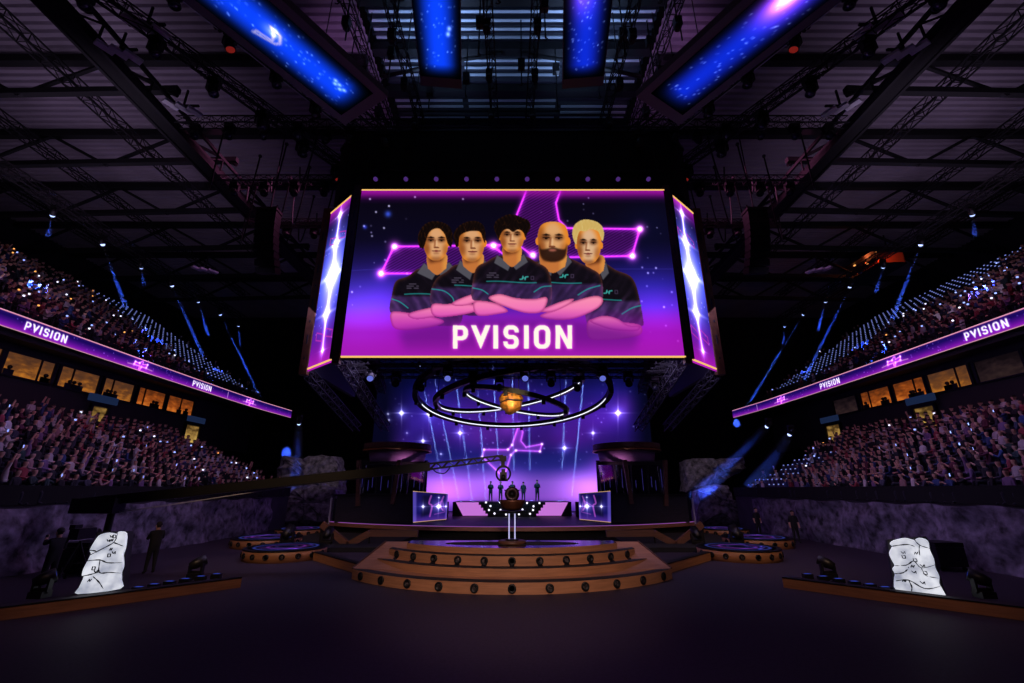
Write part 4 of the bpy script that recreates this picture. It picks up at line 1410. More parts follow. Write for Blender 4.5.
    if s > 0:
        outl = [(0, 0), (.5, -.01), (1, 0), (1.01, .12), (.98, .22), (1.03, .34), (1.0, .48), (1.03, .62), (1.0, .78), (1.02, .94), (.82, 1.0), (.66, .97), (.44, 1.02), (.12, .99), (.02, .93), (.06, .87), (-.04, .74), (.0, .60), (.05, .49), (-.02, .42), (.02, .32), (-.02, .2)]
        cracks = [[(.02, .87), (.45, .89), (.66, .83)], [(.66, .99), (.76, .87), (1.0, .80)], [(.04, .48), (.32, .5), (.52, .58), (.66, .46), (1, .52)], [(.0, .32), (.20, .35), (.35, .44), (.36, .50)], [(.0, .18), (.3, .22), (.62, .1), (.98, .17)], [(.76, .87), (.70, .70), (.74, .56)], [(.66, .46), (.72, .33), (1.0, .30)], [(.30, .22), (.34, .10), (.30, .0)]]
    sp = spline(outl, True, 3)
    n = len(sp)
    f0 = [bil(u, v) - nrm * 0.05 for u, v in sp]
    f1 = [bil(u, v) + nrm * 0.025 for u, v in sp]
    f2 = [bil(.5 + (u - .5) * .965, .5 + (v - .5) * .975) + nrm * 0.055 for u, v in sp]
    part(t, 'stone_face', MB().add(f0 + f1 + f2, [(i, (i + 1) % n, n + (i + 1) % n, n + i) for i in range(n)] + [(n + i, n + (i + 1) % n, 2 * n + (i + 1) % n, 2 * n + i) for i in range(n)] + [tuple(range(2 * n, 3 * n))]), M_RUNE)
    for cr in cracks:
        cp_ = spline(cr, False, 4)
        rr_ = [0.007 + 0.012 * math.sin(PI * min(1, (i + 1) / len(cp_))) * (1 + .5 * math.sin(i * 2.3)) for i in range(len(cp_))]
        part(t, 'crack', MB().tube([bil(u, v) + nrm * 0.050 for u, v in cp_], rr_, 6), M_CRACK)
    gl = MB()
    glyphs = [((.55, .93), 0), ((.66, .93), 1), ((.60, .86), 2), ((.48, .86), 0), ((.62, .70), 2), ((.72, .64), 0), ((.60, .60), 1), ((.24, .40), 1), ((.32, .34), 0), ((.22, .20), 2)] if s < 0 else [((.30, .74), 0), ((.30, .66), 1), ((.62, .72), 2), ((.70, .50), 0), ((.46, .48), 2), ((.72, .38), 1), ((.46, .38), 0), ((.56, .60), 1), ((.20, .20), 2), ((.60, .2), 0)]
    forms = [[(-.05, .02), (.0, -.02), (.05, .02), (.05, -.03)], [(-.04, .03), (-.04, -.03), (.04, -.03), (.04, .02), (-.01, .02)], [(-.05, -.02), (-.01, .025), (.01, -.02), (.05, .025)]]
    for (u, v), k in glyphs:
        for (a1, b1), (a2, b2) in zip(forms[k], forms[k][1:]):
            gl.bar(bil(u + a1, v + b1) + nrm * 0.058, bil(u + a2, v + b2) + nrm * 0.058, 0.022, 0.022)
    part(t, 'rune', gl, M_CRACK, 'carved dark rune marks')
# ------------------------------------------------------------------ backdrop display behind the stage
t = empty('backdrop_display', 'huge curved LED wall showing a violet starry sky behind the stage', 'LED wall', (0, 50.6, 0.75))
cvb = backdrop_picture()
R_, CY = 34.0, 16.8
ang = np.linspace(-0.445, 0.445, 400)
zz = np.linspace(18.5, 0.8, 260)
A, Z = np.meshgrid(ang, zz)
X = R_ * np.sin(A)
Y = CY + R_ * np.cos(A)
px, py = proj(X, Y, Z)
screen(t, 'screen', np.stack([X, Y, Z], -1), s2l(cvb.sample(px, py)) * 0.95, 1.0, 'NONE')
bk = MB()
for i in range(24):
    a0, a1 = -0.45 + 0.90 * i / 24, -0.45 + 0.90 * (i + 1) / 24
    bk.bar((R_ * math.sin(a0), CY + 0.35 + R_ * math.cos(a0), 9.6), (R_ * math.sin(a1), CY + 0.35 + R_ * math.cos(a1), 9.6), 0.3, 18.2)
part(t, 'cabinet', bk, M_BLACK)

# ------------------------------------------------------------------ riser where the players stand
RY = 42.0
pink = emit('pink_led_panel', (206, 120, 224), 0.9)
t = empty('player_riser', 'raised black platform with pink lit end panels where the five players stand', 'riser', (0, RY, 0.75))
part(t, 'body', MB().box((0, RY + 2.6, 1.335), (10.6, 4.8, 1.17)), M_BLACK)
for s in (-1, 1):
    pts = [at(512 + s * (p - 512), q, Y=RY + 0.1) for p, q in ((545, 502.3), (568, 502.3), (561, 515.6), (534, 515.6))]
    sb = MB().slab([(p.x, p.y, p.z) for p in (pts if s < 0 else pts)], 0.06 * (1 if s > 0 else -1))
    part(t, 'lit_panel', sb, pink, 'pink lit facing')
st = MB()
for k in range(5):
    st.box((0, RY - 0.14 - 0.34 * (4 - k) / 1.0 * 0.5, 0.75 + 1.17 * (k + 0.5) / 5), (4.2 + 0.42 * k, 0.34, 1.17 / 5))
part(t, 'stair', st, M_BLACK)
lamp_m = emit('stair_lamp', (240, 235, 255), 1.6)
lm = MB()
for px_, py_ in ((486, 502.4), (490.5, 506), (489, 510), (494.5, 513.5), (500, 502.4), (500.5, 510), (506, 514.5), (519, 514.3), (527, 503), (522.5, 509.5), (539.5, 503), (533.5, 506.3), (533, 510), (530, 513.8), (513, 503)):
    p = at(px_, py_, Y=RY - 1.0)
    part(t, 'stair_lamp', MB().ball((p.x, p.y, max(p.z, .83)), 0.085, 8, 5), lamp_m)
for s in (-1, 1):
    for k, x in enumerate((6.0, 7.5)):
        m = empty('stage_monitor', 'black upright monitor box beside the riser, %s, %s one out' % (SIDE[s], ORD[k]), 'monitor', (s * x, 41.5, 0.75))
        part(m, 'cabinet', MB().box((s * x, 41.6, 1.35), (0.8, 0.7, 1.2)), M_BLACK)
        part(m, 'grille', MB().box((s * x, 41.22, 1.35), (0.66, 0.05, 1.0)), M_RUBBER)
        part(m, 'foot', MB().box((s * x, 41.6, 0.77), (0.6, 0.5, 0.04)), M_RUBBER)

# ------------------------------------------------------------------ player booths
glass_m = bpy.data.materials.new('booth_glass')
glass_m.use_nodes = True
nt = glass_m.node_tree
nt.nodes.remove(nt.nodes['Principled BSDF'])
g1, g2, mx = nt.nodes.new('ShaderNodeBsdfTransparent'), nt.nodes.new('ShaderNodeBsdfGlossy'), nt.nodes.new('ShaderNodeMixShader')
g1.inputs[0].default_value = (0.75, 0.75, 0.85, 1)
g2.inputs['Roughness'].default_value = 0.05
g2.inputs[0].default_value = (0.8, 0.8, 0.9, 1)
mx.inputs[0].default_value = 0.14
nt.links.new(g1.outputs[0], mx.inputs[1])
nt.links.new(g2.outputs[0], mx.inputs[2])
nt.links.new(mx.outputs[0], nt.nodes['Material Output'].inputs['Surface'])
brick_m = bpy.data.materials.new('dark_block_facing')
brick_m.use_nodes = True
nt = brick_m.node_tree
b = nt.nodes['Principled BSDF']
b.inputs['Roughness'].default_value = 0.7
tc, bt = nt.nodes.new('ShaderNodeTexCoord'), nt.nodes.new('ShaderNodeTexBrick')
mp = nt.nodes.new('ShaderNodeMapping')
mp.inputs['Rotation'].default_value = (PI / 2, 0, 0)
bt.inputs['Color1'].default_value = lin(36, 32, 44)
bt.inputs['Color2'].default_value = lin(28, 25, 34)
bt.inputs['Mortar'].default_value = lin(14, 12, 18)
bt.inputs['Scale'].default_value = 2.0
nt.links.new(tc.outputs['Object'], mp.inputs['Vector'])
nt.links.new(mp.outputs['Vector'], bt.inputs['Vector'])
nt.links.new(bt.outputs['Color'], b.inputs['Base Color'])

for s in (-1, 1):
    t = empty('player_booth', 'glass fronted player booth with a round wooden roof ring ' + SIDE[s], 'booth', (s * 9.3, 35.5, 0.75))
    def Q(px, py, Y):
        return at(512 + s * (px - 512), py, Y=Y)
    b0, b1 = Q(612, 524, 34.0), Q(690, 524, 34.0)
    x0, x1 = abs(b0.x), abs(b1.x)
    def sx(poly):
        p = [(s * x, y) for x, y in poly]
        return p if s > 0 else p[::-1]
    part(t, 'base_wall', MB().prism(sx([(x0, 34.0), (x1, 34.0), (x1, 39.5), (x0 - 0.8, 39.5)]), 0.75, 2.55), brick_m)
    part(t, 'counter', MB().prism(sx([(x0 - 0.1, 33.85), (x1 + 0.1, 33.85), (x1 + .1, 39.5), (x0 - 0.9, 39.5)]), 2.55, 2.65), M_BLACK)
    # leaning glass front in four panes
    tl, bl, tr, br = Q(597, 463, 34.6), Q(602, 490, 34.2), Q(664, 463.5, 34.6), Q(664, 493, 34.2)
    bl.z = br.z = 2.65
    fr = MB()
    for k in range(5):
        u = k / 4
        fr.bar(bl.lerp(br, u), tl.lerp(tr, u), 0.09)
    fr.bar(bl, br, 0.1)
    fr.bar(tl, tr, 0.22)
    part(t, 'glass_frame', fr, M_BLACK)
    for k in range(4):
        a, b2 = bl.lerp(br, k / 4 + .01), bl.lerp(br, (k + 1) / 4 - .01)
        c, d = tl.lerp(tr, (k + 1) / 4 - .01), tl.lerp(tr, k / 4 + .01)
        part(t, 'glass_pane', MB().slab([a, b2, c, d], 0.02), glass_m)
    part(t, 'back_wall', MB().prism(sx([(x0, 38.6), (x1, 38.6), (x1, 38.9), (x0, 38.9)]), 2.65, 5.3), M_DKWALL)
    for k in range(13):
        xx = x0 + (x1 - x0) * (k + 0.5 + .3 * math.sin(k * 5)) / 13
        part(t, 'reflection_streak', MB().tube([(s * xx, 38.5, 2.9), (s * xx, 38.5, 4.6 - 0.3 * (k % 4))], 0.02, 6), emit('streak_glow', (66, 58, 130), 1.0))  # emissive streaks standing in for vertical reflections in the booth glass
    for k in range(5):
        xx = x0 + (x1 - x0) * (k + 0.6) / 5.4
        dk = part(t, 'desk_screen', MB().box((s * xx, 36.4, 2.95), (0.6, 0.05, 0.36)), M_BLACK)
    # wooden posts
    for (pa, pb, yy) in ((Q(624.5, 460, 33.7), Q(631.5, 504, 33.7), 0), (Q(665, 460, 33.9), Q(666, 506, 33.9), 0)):
        part(t, 'post', MB().bar(pb, pa, 0.28), M_WOODDK, 'leaning wooden post')
    # round roof: wooden ring over a lit drum
    cx = s * abs(Q(626, 448, 36.5).x)
    Zr = Q(626, 449, 36.5).z
    part(t, 'roof_ring', MB().lathe([(1.5, Zr - 0.1), (2.5, Zr - 0.22), (2.62, Zr - 0.05), (2.62, Zr + 0.32), (2.3, Zr + 0.36), (1.5, Zr + 0.3), (1.5, Zr - 0.1)], 40, (cx, 36.5, 0), 0, False), M_WOODDK, 'wooden roof ring')
    part(t, 'roof_trim', MB().lathe([(2.60, Zr - 0.24), (2.68, Zr - 0.24), (2.68, Zr - 0.14), (2.60, Zr - 0.14), (2.60, Zr - 0.24)], 40, (cx, 36.5, 0), 0, False), mat('brass_trim', (176, 130, 84), 0.35, 0.8))
    part(t, 'drum', MB().lathe([(2.1, 5.0), (2.25, Zr - 0.2), (1.5, Zr - 0.12), (1.4, 5.0), (2.1, 5.0)], 36, (cx, 36.6, 0), 0, True), mat('pale_drum', (150, 120, 160), 0.6))
    # angled display in front
    if s < 0:
        q = [at(413, 491, Y=33.2), at(448, 493.6, Y=36.6), at(446.5, 520, Y=36.6), at(413, 523.6, Y=33.2)]
    else:
        q = [at(578.5, 493.2, Y=36.6), at(610.5, 490.8, Y=33.2), at(611, 523.8, Y=33.2), at(579.5, 521.5, Y=36.6)]
    for p in q[2:]:
        p.z = max(p.z, 0.80)
    d = empty('booth_display', 'angled yellow-edged LED display with stars, before the booth ' + SIDE[s], 'display', ((q[2] + q[3]) / 2).to_tuple()[:2] + (0.75,))
    cvd = booth_picture(2)
    n_u, n_v = 80, 70
    U, V = np.meshgrid(np.linspace(0, 1, n_u), np.linspace(0, 1, n_v))
    q_ = [np.array(p) for p in q]
    P = (q_[0] * (1 - U[..., None]) + q_[1] * U[..., None]) * (1 - V[..., None]) + (q_[3] * (1 - U[..., None]) + q_[2] * U[..., None]) * V[..., None]
    UU = U if s < 0 else 1 - U
    C = s2l(cvd.sample(0.3 + UU * 35.4, 0.2 + V * 30.6))
    screen(d, 'screen', P, C, 1.0, 'NONE')
    nr = Vector((0, 0.12, 0))
    away = (q[1] - q[0]).cross(Vector((0, 0, 1)))
    away.z = 0
    away.normalize()
    if away.y < 0:
        away = -away
    fq = [p + away * 0.03 for p in q]
    bq = [p + away * 0.18 for p in q]
    part(d, 'cabinet', MB().add(fq + bq, [(0, 1, 2, 3), (7, 6, 5, 4), (0, 4, 5, 1), (1, 5, 6, 2), (2, 6, 7, 3), (3, 7, 4, 0)]), M_BLACK)
    foot = MB()
    foot.bar(q[3] + away * .14 + Vector((0, 0, -.02)), q[2] + away * .14 + Vector((0, 0, -.02)), 0.24, 0.06)
    part(d, 'foot', foot, M_BLACK)

# ------------------------------------------------------------------ centre-hung cube
YS = 20.0
c_bl, c_tl, c_tr, c_br = at(340.5, 356, Y=YS), at(362, 190.5, Y=YS), at(664, 190.5, Y=YS), at(686, 356, Y=YS)
XL, XR, ZB, ZT = (c_bl.x + c_tl.x) / 2, (c_br.x + c_tr.x) / 2, (c_bl.z + c_br.z) / 2, (c_tl.z + c_tr.z) / 2
t = empty('centre_hung_screen', 'giant hanging screen cube showing five players over the word on its front', 'LED cube', (0, YS + 5, ZB - 0.7))
cvm = main_picture()
n_u, n_v = 590, 290
Xg, Zg = np.meshgrid(np.linspace(XL, XR, n_u), np.linspace(ZT, ZB, n_v))
pxx, pyy = proj(Xg, np.full_like(Xg, YS), Zg)
C = s2l(cvm.sample(pxx, pyy))
screen(t, 'front_screen', np.stack([Xg, np.full_like(Xg, YS), Zg], -1), C, 1.0, 'NONE', 'front picture of five crossed-arm players')
fr = MB()
for z in (ZT + 0.03, ZB - 0.03):
    fr.box(((XL + XR) / 2, YS + 0.02, z), (XR - XL, 0.08, 0.07))
part(t, 'edge_light', fr, emit('gold_edge_light', (255, 196, 110), 1.0), 'golden light line above and below the picture')
M_POST = mat('bronze_post', (96, 62, 44), 0.4, 0.4, noise=.3, scale=3)
cvs = side_picture(1)
for s in (-1, 1):
    i0, i1 = Vector((s * 8.45, 20.15, 0)), Vector((s * 10.45, 22.0, 0))
    U, V = np.meshgrid(np.linspace(0, 1, 90), np.linspace(0, 1, 260))
    Px = i0.x + (i1.x - i0.x) * U
    Py = i0.y + (i1.y - i0.y) * U
    Pz = (ZT - 0.1) + (ZB - 0.15 - ZT) * V
    if s < 0:
        Px, Py, Pz, Uc = Px[:, ::-1], Py[:, ::-1], Pz[:, ::-1], U
    else:
        Uc = U
    C = s2l(cvs.sample(Uc * 1.33 + .01, V * 4.58 + .01))
    screen(t, 'corner_screen', np.stack([Px, Py, Pz], -1), C, 1.0, 'NONE', 'tall blue corner picture of a star chain')
    e = MB()
    for z in (ZT - 0.06, ZB - 0.1):
        e.bar((i0.x, i0.y - 0.01, z), (i1.x, i1.y - 0.01, z), 0.06, 0.08)
    part(t, 'corner_edge_light', e, emit('gold_edge_light', (255, 196, 110), 1.0))
    for q, w in ((Vector((s * 8.27, 20.12, 0)), 0.34), (Vector((s * 10.75, 22.25, 0)), 0.40)):
        pb = part(t, 'corner_post', MB().box((q.x, q.y, (ZT + ZB) / 2), (w, w * 0.8, ZT - ZB + 0.7)), M_POST, 'bronze corner post')
        for k in range(9):
            part(pb, 'post_fitting', MB().box((q.x, q.y - w * 0.42, ZB + 0.5 + k * (ZT - ZB - 1) / 8), (0.06, 0.06, 0.5 if k % 2 else 0.12)), M_STEEL)
    # side and rear faces, not lit towards us
    part(t, 'side_cabinet', MB().box((s * 10.8, 26, (ZT + ZB) / 2), (0.3, 7.6, ZT - ZB)), M_BLACK)
part(t, 'front_cabinet', MB().box((0, YS + 0.25, (ZT + ZB) / 2), (XR - XL + 1.0, 0.36, ZT - ZB + 0.2)), M_BLACK)
bot = MB()
bot.prism([(-8.2, 20.3), (8.2, 20.3), (10.6, 22.3), (10.6, 29.8), (-10.6, 29.8), (-10.6, 22.3)], ZB + 2.6, ZB + 2.9)
part(t, 'bottom_frame', bot, M_BLACK)
tp = MB()
tp.prism([(-8.2, 20.3), (8.2, 20.3), (10.6, 22.3), (10.6, 29.8), (-10.6, 29.8), (-10.6, 22.3)], ZT + 0.15, ZT + 0.4)
part(t, 'top_frame', tp, M_BLACK)
# black drape box above the pictures
h = empty('rig_drape', 'wide black cloth surround hanging above the screen cube', 'drape', (0, 25, ZT + 0.4))
vs, fs = [], []
out = [(-10.4, 29.8), (-10.4, 22.0), (-9.0, 20.5), (9.0, 20.5), (10.4, 22.0), (10.4, 29.8)]
pp = []
for (xa, ya), (xb, yb) in zip(out, out[1:]):
    L = math.hypot(xb - xa, yb - ya)
    n = int(L * 3)
    for i in range(n):
        w = 0.06 * math.sin(i * PI / 2 + 0.4)
        pp.append((xa + (xb - xa) * i / n - (yb - ya) / L * w, ya + (yb - ya) * i / n + (xb - xa) / L * w))
pp.append(out[-1])
n = len(pp)
vs = [(x, y, ZT + 0.45) for x, y in pp] + [(x, y, 22.6) for x, y in pp]
part(h, 'cloth', MB().add(vs, [(i, i + 1, n + i + 1, n + i) for i in range(n - 1)], 0, True), M_DRAPE)
rl = MB()
for (xa, ya), (xb, yb) in zip(out, out[1:]):
    rl.bar((xa, ya, 22.65), (xb, yb, 22.65), 0.16)
part(h, 'top_rail', rl, M_STEEL)

# ------------------------------------------------------------------ moving head lamps
M_LAMP = mat('lamp_body_black', (22, 21, 24), 0.45, 0.2)
def moving_head(label, loc, aim, s=1.0, hang=True, group=None, lens=None, cat='stage light', detail=True):
    loc = Vector(loc)
    t = empty('moving_head_light', label, cat, loc, group=group)
    sg = -1 if hang else 1
    aim = (Vector(aim) - loc).normalized()
    part(t, 'base', MB().box(loc + Vector((0, 0, sg * 0.09 * s)), (0.42 * s, 0.34 * s, 0.18 * s)), M_LAMP)
    hc = loc + Vector((0, 0, sg * 0.52 * s))
    if detail:
        y = MB()
        y.bar(loc + Vector((-.255 * s, 0, sg * .19 * s)), loc + Vector((.255 * s, 0, sg * .19 * s)), 0.06 * s, 0.14 * s)
        for d in (-1, 1):
            y.bar(loc + Vector((d * 0.22 * s, 0, sg * 0.16 * s)), hc + Vector((d * 0.22 * s, 0, 0)), 0.07 * s, 0.14 * s)
        part(t, 'yoke', y, M_LAMP)
    M = aim.to_track_quat('Z', 'Y').to_matrix()
    beamy = lens is not None and lens.name == 'bright_blue_lens'
    hd = part(t, 'head', MB().lathe([(0.0, -0.26 * s), (0.12 * s, -0.24 * s), (0.18 * s, -0.05 * s), (0.19 * s, 0.26 * s), (0.16 * s, 0.27 * s), (0.16 * s, 0.24 * s), (0.0, 0.24 * s)], 14, hc, 0, True, M), M_LAMP)
    part(hd, 'lens', MB().lathe([(0.0, 0.42 * s), (0.10 * s, 0.39 * s), (0.16 * s, 0.30 * s), (0.155 * s, 0.245 * s)] if beamy else [(0.0, 0.262 * s), (0.155 * s, 0.25 * s), (0.155 * s, 0.245 * s)], 14, hc, 0, True, M), lens or mat('dark_lens', (40, 40, 60), 0.1))
    return t, hc + aim * (0.46 if beamy else 0.28) * s

for k in range(10):
    x = -7.4 + 14.8 * k / 9
    moving_head('small lamp on the rail above the screen picture, %s along from the crane side' % ORD[k], (x, 20.2, ZT + 1.35), (x, 10, 8), 0.8, True, lens=emit('faint_violet_lens', (70, 40, 110), 1.0), detail=False)
rb = empty('lamp_rail', 'thin pale rail above the screen picture carrying small lamps', 'rail', (0, 20.2, ZT + 1.42))
part(rb, 'rail', MB().bar((-8.3, 20.2, ZT + 1.45), (8.3, 20.2, ZT + 1.45), 0.07), M_STEEL)
part(rb, 'hanger', MB().bar((-8, 20.2, ZT + 1.45), (-8, 20.4, ZT + 3), 0.03).bar((8, 20.2, ZT + 1.45), (8, 20.4, ZT + 3), 0.03), M_STEEL)

# inclined lattice trusses under the cube
for s in (-1, 1):
    for k, (pa, Ya, pb, Yb) in enumerate((((309, 374), 22.4, (357, 428), 29.0), ((343, 362), 20.8, (386, 428), 28.0), ((372, 363), 22.5, (382, 390), 26.0))):
        a, b2 = at(512 + s * (512 - pa[0]), pa[1], Y=Ya), at(512 + s * (512 - pb[0]), pb[1], Y=Yb)
        truss('lattice_truss', '%s lattice truss slanting down under the screen cube %s' % (('outer', 'middle', 'short inner')[k], SIDE[s]), 'truss', a, b2, 0.45, 14, m=M_STEEL, chord=0.05)
for k in range(12):
    px_ = 372 + k * 25.5
    yb_ = (21.4, 22.6, 23.8)[k % 3]
    p = at(px_, 363, Y=yb_)
    lens = emit('faint_blue_lens', (90, 100, 190), 1.2) if k % 3 == 0 else None
    moving_head('black lamp hanging under the screen cube, %s from the crane side' % ORD[k], (p.x, yb_, ZB - 0.12), (p.x * 0.6, 10, 0), 1.0, True, lens=lens)

# ------------------------------------------------------------------ hanging ring sculpture
for k, yy in enumerate((21.4, 22.6, 23.8)):
    truss('lamp_truss', 'black lamp truss under the screen cube, %s one in' % ORD[k], 'truss', (-8.6, yy, ZB + 0.1), (8.6, yy, ZB + 0.1), 0.4, 22, m=M_DKSTEEL, chord=0.05)
RY2 = 26.6
RC = at(513, 397, Y=RY2)
def ring(label, R, a, b, c, w, hgt, strip_from, strip_to, nclamp, pinkish=None):
    """ring in the plane spanned by a and b about c; strip: lit part of the inner edge, as angles."""
    a, b = Vector(a).normalized(), Vector(b).normalized()
    nrm = a.cross(b).normalized()
    if nrm.z < 0:
        nrm = -nrm
    t = empty('light_ring', label, 'light ring', c)
    N = 96
    vs, fs = [], []
    for i in range(N):
        th = 2 * PI * i / N
        d = a * math.cos(th) + b * math.sin(th)
        for (dr, dz) in ((0, -hgt / 2), (w, -hgt / 2), (w, hgt / 2), (0, hgt / 2)):
            vs.append(c + d * (R - w + dr) + nrm * dz)
    for i in range(N):
        for k in range(4):
            fs.append((4 * i + k, 4 * i + (k + 1) % 4, 4 * ((i + 1) % N) + (k + 1) % 4, 4 * ((i + 1) % N) + k))
    part(t, 'hoop', MB().add(vs, fs), M_LAMP)
    def strip(f, to, m, z=-0.30, name='light_strip', lab=None):
        vs, fs = [], []
        n = 60
        for i in range(n + 1):
            th = f + (to - f) * i / n
            d = a * math.cos(th) + b * math.sin(th)
            for dr, dz in ((-w - 0.015, z * hgt - 0.032), (-w - 0.015, z * hgt + 0.032), (-w + 0.03, z * hgt + 0.032), (-w + 0.03, z * hgt - 0.032)):
                vs.append(c + d * (R + dr) + nrm * dz)
        for i in range(n):
            for k in range(4):
                fs.append((4 * i + k, 4 * i + (k + 1) % 4, 4 * i + 4 + (k + 1) % 4, 4 * i + 4 + k))
        part(t, name, MB().add(vs, fs), m, lab)
    strip(strip_from, strip_to, M_LEDWHITE, lab='white light strip on the inner face')
    if pinkish:
        strip(pinkish[0], pinkish[1], emit('lilac_strip', (130, 96, 190), 0.9), -0.2, 'lilac_strip', 'dim lilac light strip')
    for k in range(nclamp):
        th = 2 * PI * (k + 0.5) / nclamp
        d = a * math.cos(th) + b * math.sin(th)
        part(t, 'clamp', MB().box(c + d * (R - w / 2) - nrm * (hgt / 2 + 0.05), (0.2, 0.2, 0.3)), M_BLACK)
    for k in range(3):
        th = 2 * PI * k / 3 + 0.6
        p = c + (a * math.cos(th) + b * math.sin(th)) * (R - w / 2)
        part(t, 'hanging_cable', MB().bar(p, (p.x, p.y, ZB + 2.6), 0.03), M_BLACK)
    return t
tl_ = math.radians(9.2)
# b points towards the camera, so angle 90 deg is the near (upper in view) side
ring('large outer black light ring hanging under the screen cube', 5.62 * RY2 / 25, (1, 0, 0.02), (0, -math.cos(tl_), math.sin(tl_)), RC, 0.30, 0.34, PI + 0.12, 2 * PI - 0.05, 15)
ring('middle light ring tilted up away from the crane, hanging inside the large ring', 4.35 * RY2 / 25, (math.cos(.17), 0, math.sin(.17)), (0, -math.cos(.03), math.sin(.03)), at(509.6, 392, Y=RY2), 0.26, 0.30, PI + .15, 2 * PI + 0.45, 11, (PI * .45, PI * 1.05))
ring('small inner light ring tilted down away from the crane, around the golden nugget', 3.05 * RY2 / 25, (math.cos(.2), 0, -math.sin(.2)), (0, -1, 0.0), at(515.5, 402, Y=RY2), 0.22, 0.26, PI * 1.02, 2 * PI - .1, 9, (PI * .05, PI * .62))
gc = at(511, 402, Y=RY2 - .5)
r = random.Random(4)
nb = MB().ball((0, 0, 0), 0.68, 28, 18)
vv = []
for p in nb.v:
    q = Vector(p)
    k = 1 + 0.06 * math.sin(q.x * 9 + 2) * math.sin(q.z * 8) + 0.05 * math.sin(q.y * 13 + q.z * 7) + 0.05 * math.cos(q.x * 5 - q.z * 11)
    vv.append(tuple(q * k + gc))
nb.v = vv
t = empty('golden_nugget', 'lumpy golden nugget hanging in the middle of the light rings', 'nugget', gc)
part(t, 'lump', nb, M_GOLD)
part(t, 'band', MB().tube([gc + Vector((-0.62, -0.35, -.1)), gc + Vector((-0.2, -0.74, .02)), gc + Vector((.3, -.70, -.02)), gc + Vector((.66, -.3, .05))], 0.035, 6), M_BLACK)
part(t, 'hanging_cable', MB().bar(gc, (gc.x, gc.y, ZB + 2.6), 0.03), M_BLACK)

# ------------------------------------------------------------------ ribbon boards along the upper tiers
for s in (-1, 1):
    Xr = 28.2
    y_s = 8.0
    yy = np.arange(y_s, 56.2, 0.03)
    bx = np.interp(yy, (8, 22.8, 34.7, 44, 48.9, 53, 58.2), (28.05, 28.1, 28.4, 28.5, 28.45, 28.2, 27.6))
    bx = np.convolve(np.pad(bx, 80, mode='edge'), np.ones(161) / 161, 'valid')
    pth = np.stack([bx, yy], -1)
    seg = np.concatenate([[0], np.cumsum(np.hypot(*np.diff(pth, axis=0).T))])
    L = seg[-1]
    # reading direction: from the near end to the far end on the crane side, reversed on the other
    pxs, _ = proj(s * pth[:, 0], pth[:, 1], np.full(len(pth), 12.0))
    def s_of(px, py):
        k = np.argmin(np.abs(pxs - px))
        return seg[k] if s < 0 else L - seg[k]
    if s < 0:
        words_at, emb, ticks = [s_of(25, 325) , s_of(193, 388)], [s_of(141, 367), s_of(250, 407)], [s_of(228, 399)]
    else:
        words_at, emb, ticks = [s_of(964.5, 341), s_of(820, 390)], [s_of(894, 365), s_of(781, 405)], [s_of(757, 413)]
    cvr = ribbon_picture(L, words_at, emb, ticks)
    t = empty('ribbon_display', 'long violet LED ribbon board with white words along the upper tier ' + SIDE[s], 'ribbon board', (s * Xr, y_s, 11.5))
    zs = np.linspace(12.46, 11.54, 22)
    PX, PZ = np.meshgrid(pth[:, 0], zs)
    PY = np.meshgrid(pth[:, 1], zs)[0]
    S = np.meshgrid(seg if s < 0 else L - seg, zs)[0]
    C = s2l(cvr.sample(S, 12.46 - PZ))
    P = np.stack([s * PX, PY, PZ], -1)
    if s > 0:
        P, C = P[:, ::-1], C[:, ::-1]
    screen(t, 'screen', P, C, 1.0, 'NONE')
    bk = MB()
    for i in range(0, len(pth) - 40, 40):
        bk.bar((s * (pth[i][0] + 0.12), pth[i][1], 12.0), (s * (pth[i + 40][0] + 0.12), pth[i + 40][1], 12.0), 0.18, 0.98)
    part(t, 'housing', bk, M_BLACK)
    rail = MB()
    for i in range(0, len(pth) - 40, 40):
        rail.bar((s * (pth[i][0] + 0.2), pth[i][1], 12.95), (s * (pth[i + 40][0] + 0.2), pth[i + 40][1], 12.95), 0.05)
        rail.bar((s * (pth[i][0] + 0.2), pth[i][1], 12.45), (s * (pth[i][0] + 0.2), pth[i][1], 12.95), 0.04)
    part(t, 'guard_rail', rail, M_DKSTEEL)

# ------------------------------------------------------------------ camera crane
PV = at(115, 500.5, Y=18.9)
tip = at(503, 457.5, Y=20.0)
mid = at(430, 466.5, Y=19.9)
tail = at(84, 503, Y=18.7)
t = empty('camera_crane', 'long black camera crane reaching across the stage from beside the glowing stone', 'camera crane', (PV.x, PV.y, 0))
m_ = MB()
m_.bar(tail, mid, 0.34, 0.36)
part(t, 'boom', m_, M_BLACK)
tr_ = MB()
d = tip - mid
for k in range(2):
    for j in (-1, 1):
        o = Vector((0, 0.11 * j, 0.12 * (1 if k else -1)))
        tr_.bar(mid + o, tip + o * 0.7, 0.06)
nb_ = 12
for i in range(nb_):
    for j in (-1, 1):
        a = mid.lerp(tip, i / nb_) + Vector((0, 0.11 * j, 0.12 * (1 if i % 2 else -1)))
        b2 = mid.lerp(tip, (i + 1) / nb_) + Vector((0, 0.11 * j, 0.12 * (-1 if i % 2 else 1)))
        tr_.bar(a, b2, 0.045)
part(t, 'boom_lattice', tr_, M_BLACK)
cab = MB()
cab.tube([tail + Vector((0.6, 0, -.45)), PV + Vector((2, 0, -.2)), at(300, 485, Y=19.5), at(380, 476, Y=19.75), at(428, 470, Y=19.9)], 0.02, 6)
part(t, 'stay_cable', cab, M_FLOOD, 'pale stay cable under the boom')
part(t, 'slack_cable', MB().tube(spline([tuple(at(a, b3, Y=20.1)) for a, b3 in ((432, 468), (437, 472.5), (445, 473), (451, 466))], False), 0.025, 6), M_BLACK)
